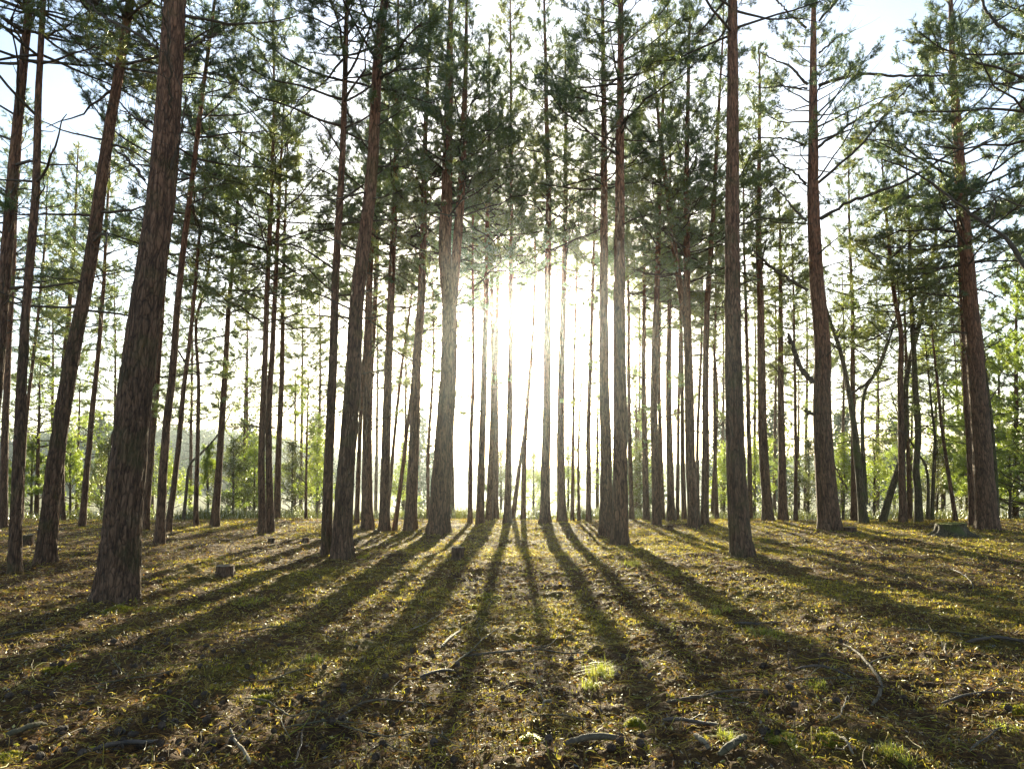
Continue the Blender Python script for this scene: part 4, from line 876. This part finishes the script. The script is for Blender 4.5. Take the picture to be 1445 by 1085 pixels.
SD = [
 ('thick dark broken branch lying at the bottom left', [(131,1064),(180,1060),(233,1053)], 11, 9, STICKD, ()),
 ('pale barkless stick standing out at bottom left, pointing to the viewer', [(325,1034),(330,1055),(350,1090)], 6, 8, STICKP, ()),
 ('pale chunk of rotten branch at the left bottom corner', [(8,1046),(35,1040),(66,1031)], 15, 10, STICKG, ()),
 ('long wavy branch at bottom centre left, curving flat through the twig tangle', [(470,1024),(510,1006),(545,992),(590,996),(625,998)], 7, 3, STICK, ([(545,992),(570,972),(600,966)], 4, 2)),
 ('long straight lichen-covered twig at bottom left of centre', [(478,1028),(540,1050),(600,1046),(650,1060)], 4, 2, STICKG, ([(540,1050),(555,1070),(590,1080)], 3, 2)),
 ('short thick pale stick pointing up left of the centre shadow', [(623,919),(636,906),(650,894)], 8, 6, STICKP, ()),
 ('thin forked branch arching in the centre foreground shadow', [(640,940),(665,922),(690,903),(712,889),(735,888)], 5, 2, STICKG, ([(678,910),(672,895),(678,886)], 3, 1.5)),
 ('long horizontal branch across the centre foreground below the forked one', [(655,930),(720,928),(760,924),(800,930),(842,922)], 6, 3, STICK, ([(745,926),(775,915),(790,905)], 3, 1.5)),
 ('straight thin stick left of the chunk of bark at bottom centre', [(738,1018),(800,1018),(850,1020)], 4, 3, STICKG, ()),
 ('flat chunk of brown bark-covered wood at bottom centre', [(799,1056),(835,1054),(879,1052)], 16, 13, STICK, ()),
 ('small white chip of wood in the centre foreground', [(766,1006),(770,999),(778,993)], 5, 7, STICKP, ()),
 ('pale broken stick end at the bottom right of centre', [(980,1045),(992,1055),(1003,1068)], 12, 12, STICKP, ()),
 ('short log piece at the bottom edge right of the pale stick end', [(1015,1078),(1035,1063),(1052,1048)], 17, 13, STICKG, ()),
 ('dark straight log left of the pale stick end at the bottom', [(930,1024),(970,1026),(1019,1029)], 9, 9, STICKD, ()),
 ('long low branch lying in sun right of the seedling', [(940,993),(1000,988),(1040,981),(1082,974)], 7, 4, STICK, ([(1000,988),(1020,996),(1045,996)], 3, 2)),
 ('big crooked branch curving down in the right hand tree shadow', [(1190,915),(1212,925),(1222,946),(1240,963),(1241,984),(1230,1000)], 6, 8, STICK, ([(1222,946),(1236,938),(1262,934)], 4, 2)),
 ('curved thin log left of the big crooked branch in the shadow', [(1124,950),(1155,946),(1180,952),(1202,960)], 6, 5, STICKD, ()),
 ('straight thin lichen twig under the curved thin log', [(1112,966),(1170,964),(1235,966)], 3, 2, STICKG, ([(1140,965),(1150,955),(1165,948)], 2, 1)),
 ('very long greenish branch near the right edge at the shadow border', [(1280,891),(1340,897),(1395,905),(1450,908)], 6, 4, STICKG, ()),
 ('thick dark branch lying below the very long greenish branch at right', [(1364,911),(1400,909),(1450,912)], 8, 7, STICKD, ()),
 ('thin pinkish twig lying lengthwise in the right foreground', [(1174,1030),(1188,1012),(1198,990)], 4, 3, STICKP, ()),
 ('short pale split stick in the bottom right shadow', [(1186,1050),(1195,1060),(1204,1072)], 7, 5, STICKP, ()),
 ('dark thin branch in the right foreground pointing to the right edge', [(1330,1000),(1380,990),(1450,985)], 6, 3, STICKD, ([(1380,990),(1400,980),(1425,976)], 3, 2)),
 ('long bowed twig at the bottom right corner', [(1368,1075),(1395,1055),(1420,1035),(1450,1040)], 6, 3, STICK, ()),
 ('curled pale twig on sunlit litter near the right edge', [(1335,930),(1338,918),(1340,908),(1352,914)], 4, 2, STICKP, ()),
 ('straight grey stick on the left shaded floor', [(0,902),(45,896),(80,888)], 4, 3, STICK, ()),
 ('long thin forked twig on the left floor below the weathered stump', [(120,975),(180,965),(215,958),(262,948)], 4, 2, STICKG, ([(180,965),(160,945),(150,930)], 2.5, 1.5)),
 ('straight branch lying left of the twig tangle, shaded', [(335,965),(380,968),(415,955),(430,948)], 5, 3, STICK, ()),
 ('grey stick across the shaded floor below the forked pine', [(330,898),(370,890),(410,888)], 4, 3, STICK, ()),
 ('thin light twig lying in sun left of the centre shadow streak', [(570,895),(600,882),(625,870)], 3, 2, STICKP, ()),
 ('short dark log by the left of the twig tangle at bottom centre', [(590,962),(620,956),(640,953)], 7, 6, STICKD, ()),
 ('stick with lichen lying in the sunny strip right of centre', [(1040,880),(1075,884),(1105,882)], 5, 3, STICK, ()),
 ('short thick dark stick in the shadow left of the crooked branch', [(1036,884),(1060,886),(1082,888)], 6, 6, STICKD, ()),
 ('bent twig on the sunlit floor far right, pointing at the stump', [(1310,800),(1340,806),(1360,815),(1372,838)], 3, 2, STICKD, ()),
 ('thin curved twig right of the tall clean pine', [(1230,772),(1245,782),(1258,784)], 2.5, 1.5, STICKP, ()),
 ('yellowish branch tangled at the bottom left of centre', [(345,990),(380,1000),(410,1020),(440,1010),(470,1012)], 5, 3, STICKG, ([(400,1012),(395,1035),(410,1060)], 3, 2)),
 ('straight pale twig crossing the tangle at the bottom left of centre', [(400,1035),(440,1032),(480,1028),(520,1034)], 5, 3, STICKG, ([(440,1032),(455,1015),(475,1004)], 3, 2)),
 ('dark twig sticking out of the bottom edge left of centre', [(415,1090),(425,1060),(428,1030)], 5, 3, STICKD, ()),
]
for i, (lab, pth, w0, w1, mt, fk) in enumerate(SD):
    stick(lab, pth, w0, w1, mt, .012, [fk] if fk else (), i, ups=3 if len(pth) > 3 else (1 if w0 < 10 else 0))

# ------------------------------------------------------------------ cones
def cone_mesh():
    acc = Acc(); L, Rm = .052, .019; rows = 9
    n = 18; zz = np.linspace(0, 1, n); C = np.stack([zz * 0, zz * 0, zz * L], -1); rr = Rm * .75 * np.sin(np.clip(zz * .9 + .1, 0, 1) * math.pi) ** .7 + .001
    acc.add(*tubes(C[None], rr[None], 8))
    for i in range(rows):
        u = (i + .5) / rows; m = 7; r = Rm * math.sin(min(1, u * .88 + .13) * math.pi) ** .7
        for k in range(m):
            a = 6.2832 * (k + .5 * (i % 2)) / m; c, s = math.cos(a), math.sin(a)
            o = np.array([c * r * .45, s * r * .45, u * L]); tip = np.array([c * r * 1.15, s * r * 1.15, u * L + .004]); sd = np.array([-s, c, 0]) * r * .42
            V = np.array([o - sd * .5, o + sd * .5, tip + sd * .7, tip - sd * .7, (o + tip) / 2 + [0, 0, -.005]])
            acc.add(V, np.array([[0, 1, 2, 3]]), np.array([[0, 4, 1], [1, 4, 2], [2, 4, 3], [3, 4, 0]]))
    return acc.mesh('pine_cone', CONEM, smooth=False)
CONEM = simple_mat('cone_scales', (.035, .024, .018), (.12, .08, .055), 60, .8, .4)
CM = cone_mesh(); rng = np.random.default_rng(77); cnt = 0
cone0 = None
while cnt < 150:
    x = rng.uniform(0, 620) if rng.random() < .62 else rng.uniform(620, 1440); y = rng.uniform(900, 1080)
    if rng.random() > (1.0 if x < 420 else .55): continue
    g = on_ground(x, y, 9); c = obj('pine_cone', CM) if cone0 is None else cone0.copy()
    if cone0 is None: cone0 = c
    else: COL.objects.link(c)
    s = rng.uniform(.7, 1.1); c.location = (g[0], g[1], float(gh(g[0], g[1])) + .028 * s); c.scale = (s,) * 3
    c.rotation_euler = (R(90 + rng.normal() * 18), rng.random() * 6, rng.random() * 6.28)
    tag(c, 'small dark brown open pine cone lying on the needle litter', 'pine cone', 'pine cones strewn over the forest floor'); cnt += 1

# ------------------------------------------------------------------ moss cushions, tufts, seedlings
def patch(label, xpx, ypx, wpx, hgt, n, cols, cat, name, group, bl=.03, lean=.6, elong=1.0, seed=0, bw=.004):
    rng = np.random.default_rng(1500 + seed); g = on_ground(xpx, ypx); s = g[1] / F_PX; r = wpx * s / 2
    a = rng.random(n) * 6.283; q_ = np.sqrt(rng.random(n)); q_ = q_ ** 1.6 if cat == 'grass tuft' else q_; x = q_ * np.cos(a) * r; y = q_ * np.sin(a) * r * elong
    wob = .75 + .5 * vnoise(np.cos(a) * 2 + 9, np.sin(a) * 2 + 5, seed); x *= wob; y *= wob
    z = gh(g[0] + x, g[1] + y) + .55 * hgt * (1 - q_ ** 2)
    base = np.array([g[0], g[1], float(gh(g[0], g[1]))]); o = np.stack([g[0] + x, g[1] + y, z - .006], -1)
    V, q, t = blades(rng, o, 5, np.full(n, bl), np.full(n, bw), lean, .008)
    col = np.array(cols)[rng.choice(len(cols), n)] * rng.uniform(.7, 1.25, (n, 1))
    ob = obj(name, mesh_np(name, V - base, [q, t], MOSSM, smooth=False, attrs={'tint': np.repeat(col, 25, 0)}), None, tuple(base))
    return tag(ob, label, cat, group)
MC = [(.28, .28, .02), (.40, .36, .03), (.19, .21, .02)]
MG = 'bright moss cushions on the floor'
for i, a in enumerate([
    ('bright moss cushion at the right foot of the thickest pine', 170, 857, 36, .03, 900), ('second moss cushion just right of the thickest pine foot', 205, 862, 26, .02, 600),
    ('moss cushion a step away right of the thickest pine', 232, 845, 16, .02, 400), ('bright moss cushion at the right foot of the dark front pine', 512, 787, 22, .04, 700),
    ('moss ball at bottom centre', 748, 1046, 18, .03, 600), ('round bushy moss clump right of the moss ball', 896, 1026, 30, .05, 1000),
    ('sunlit bright moss patch at the bottom right', 1105, 1044, 40, .02, 1100), ('second sunlit moss patch right of it at the bottom', 1168, 1043, 36, .02, 1000),
    ('small moss tuft in the left twig tangle', 372, 987, 26, .02, 500), ('thin moss strip on the left shaded floor', 88, 943, 30, .01, 500),
    ('bright moss at the foot of the tall clean pine', 1036, 790, 30, .02, 700), ('moss patch in the sunny streak left of centre', 690, 845, 44, .01, 800),
    ('moss patch left of centre beside the thin light twig', 670, 856, 26, .01, 500), ('moss at the left bottom corner', 12, 1072, 22, .02, 500),
    ('moss patch at the far right on the sunlit floor', 1430, 1000, 24, .015, 500)]):
    patch(*a, MC, 'moss cushion', 'moss_cushion', MG, .013, .9, 1.0 if i in (4, 5) else 1.6, i)
GC = [(.32, .34, .04), (.42, .41, .06), (.24, .27, .035)]
GT = 'green grass tufts on the floor'
for i, (lab, x, y, w, n, bl) in enumerate([
    ('bright green broom-like seedling tuft in the centre right foreground', 848, 955, 26, 150, .17), ('lower part of a grass tuft below the bright seedling', 834, 972, 15, 60, .10),
    ('small grass tuft in the sun left of the right hand shadow', 1012, 868, 24, 120, .10), ('grass tuft in front of the close pair', 889, 800, 22, 140, .14),
    ('bluish grass tuft inside the right hand tree shadow', 1085, 898, 40, 170, .09), ('green tuft in the shadow left of the curved thin log', 1152, 970, 22, 90, .07),
    ('green tuft by the pale stick end at the bottom', 1025, 1050, 26, 120, .09), ('dim grass patch on the shaded slope left of the dark front pine', 355, 850, 40, 260, .07),
    ('faint grass tuft left of the centre by the long twig', 443, 930, 22, 100, .07), ('grass tuft at the bottom right corner', 1415, 1030, 24, 90, .08),
    ('yellowish tuft by the bottom edge right of the log piece', 1260, 1068, 30, 120, .09)]):
    patch(lab, x, y, w * 1.5, .0, max(14, n // 4), GC, 'grass tuft', 'grass_tuft', GT, bl * .85, .9, 1.3, 40 + i, .0042)

# dry seedlings standing near the stump
def dry_plant(label, xpx, ypx, hpx, seed):
    rng = np.random.default_rng(1700 + seed); g = on_ground(xpx, ypx); s = g[1] / F_PX; H = hpx * s; acc = Acc()
    base = np.array([g[0], g[1], float(gh(g[0], g[1]))]); n = 9; s1 = np.linspace(0, 1, 10)
    C = np.array([0, 0, -.02]) + np.stack([np.cumsum(rng.normal(size=10)) * .02 * H, np.cumsum(rng.normal(size=10)) * .02 * H, s1 * H], -1); acc.add(*tubes(C[None], (.007 * (1 - .7 * s1))[None], 5))
    for k in range(n):
        i = rng.integers(2, 9); d = norm(np.array([rng.normal(), rng.normal(), rng.uniform(.0, .9)])); l = H * rng.uniform(.2, .5); s2 = np.linspace(0, 1, 6)
        acc.add(*tubes((C[i] + d * (s2 * l)[:, None] + np.cumsum(rng.normal(size=(6, 3)), 0) * .015)[None], (.004 * (1 - .7 * s2))[None], 4))
    o = obj('dead_sapling', acc.mesh('dead_sapling', TWIG), None, tuple(base)); tag(o, label, 'sapling', 'dead saplings on the slope')
dry_plant('leafless dead sapling standing right beside the weathered stump', 322, 800, 48, 1)
dry_plant('small dry twiggy plant on the far right slope', 1415, 800, 30, 2)
dry_plant('dry upright twig in the right hand tree shadow', 1114, 950, 40, 3)
dry_plant('low dry twiggy plant left of the far right slope plant', 1280, 825, 26, 4)
# ------------------------------------------------------------------ air, sky, sun, camera
def build_haze():
    m, nt, out = new_mat('haze_air')
    pv = node(nt, 'ShaderNodeVolumePrincipled'); pv.inputs['Density'].default_value = HAZE_D; pv.inputs['Anisotropy'].default_value = HAZE_G
    pv.inputs['Color'].default_value = (.86, .95, .97, 1)
    nt.links.new(pv.outputs[0], out.inputs['Volume'])
    try: m.cycles.homogeneous_volume = True
    except Exception: pass
    x0, x1, y0, y1, z0, z1 = -1600, 1600, -1600, 1600, -9, 75
    V = np.array([(x, y, z) for x in (x0, x1) for y in (y0, y1) for z in (z0, z1)], float)
    q = np.array([[0, 1, 3, 2], [4, 6, 7, 5], [0, 4, 5, 1], [2, 3, 7, 6], [0, 2, 6, 4], [1, 5, 7, 3]])
    tag(obj('haze', mesh_np('haze', V, [q], m, smooth=False)), 'pale morning haze filling the wood and the heath', 'haze', kind='stuff')
HAZE_D, HAZE_G = 0.00036, 0.90
build_haze()

W = bpy.data.worlds.new('World'); SC.world = W; W.use_nodes = True
nt = W.node_tree; nt.nodes.clear()
wo = nt.nodes.new('ShaderNodeOutputWorld'); bg = nt.nodes.new('ShaderNodeBackground'); sky = nt.nodes.new('ShaderNodeTexSky')
sky.sky_type = 'NISHITA'; sky.sun_disc = False; sky.sun_elevation = SUN_EL; sky.sun_rotation = SUN_AZ; sky.dust_density = 1.0; sky.air_density = 1.0; sky.ozone_density = 1.0
bg.inputs[1].default_value = 0.08
nt.links.new(sky.outputs[0], bg.inputs[0]); nt.links.new(bg.outputs[0], wo.inputs[0])

sl = bpy.data.lights.new('sun', 'SUN'); sl.energy = 5.0; sl.angle = R(0.55); sl.color = (1.0, .91, .64)
so = bpy.data.objects.new('sun', sl); COL.objects.link(so); so.location = (0, 60, 40)
sd = Vector((math.cos(SUN_EL) * math.sin(SUN_AZ), math.cos(SUN_EL) * math.cos(SUN_AZ), math.sin(SUN_EL)))
so.rotation_euler = sd.to_track_quat('Z', 'Y').to_euler()

cd = bpy.data.cameras.new('camera'); co = bpy.data.objects.new('camera', cd); COL.objects.link(co)
cd.sensor_width = 36.0; cd.lens = 36.0 * F_PX / 1445.0; cd.clip_start = .05; cd.clip_end = 6000
co.location = tuple(CAM); co.rotation_euler = (R(90) + PITCH, 0, 0)
SC.camera = co
SC.render.engine = 'CYCLES'
cy = SC.cycles; cy.max_bounces = 5; cy.diffuse_bounces = 3; cy.glossy_bounces = 2; cy.transmission_bounces = 3; cy.transparent_max_bounces = 4; cy.volume_bounces = 0
cy.caustics_reflective = False; cy.caustics_refractive = False; cy.use_denoising = True
try: cy.denoiser = 'OPENIMAGEDENOISE'
except Exception: pass
cy.sample_clamp_indirect = 6.0
vs = SC.view_settings; vs.view_transform = 'Standard'; vs.look = 'None'; vs.gamma = 1.0; vs.exposure = EXPO
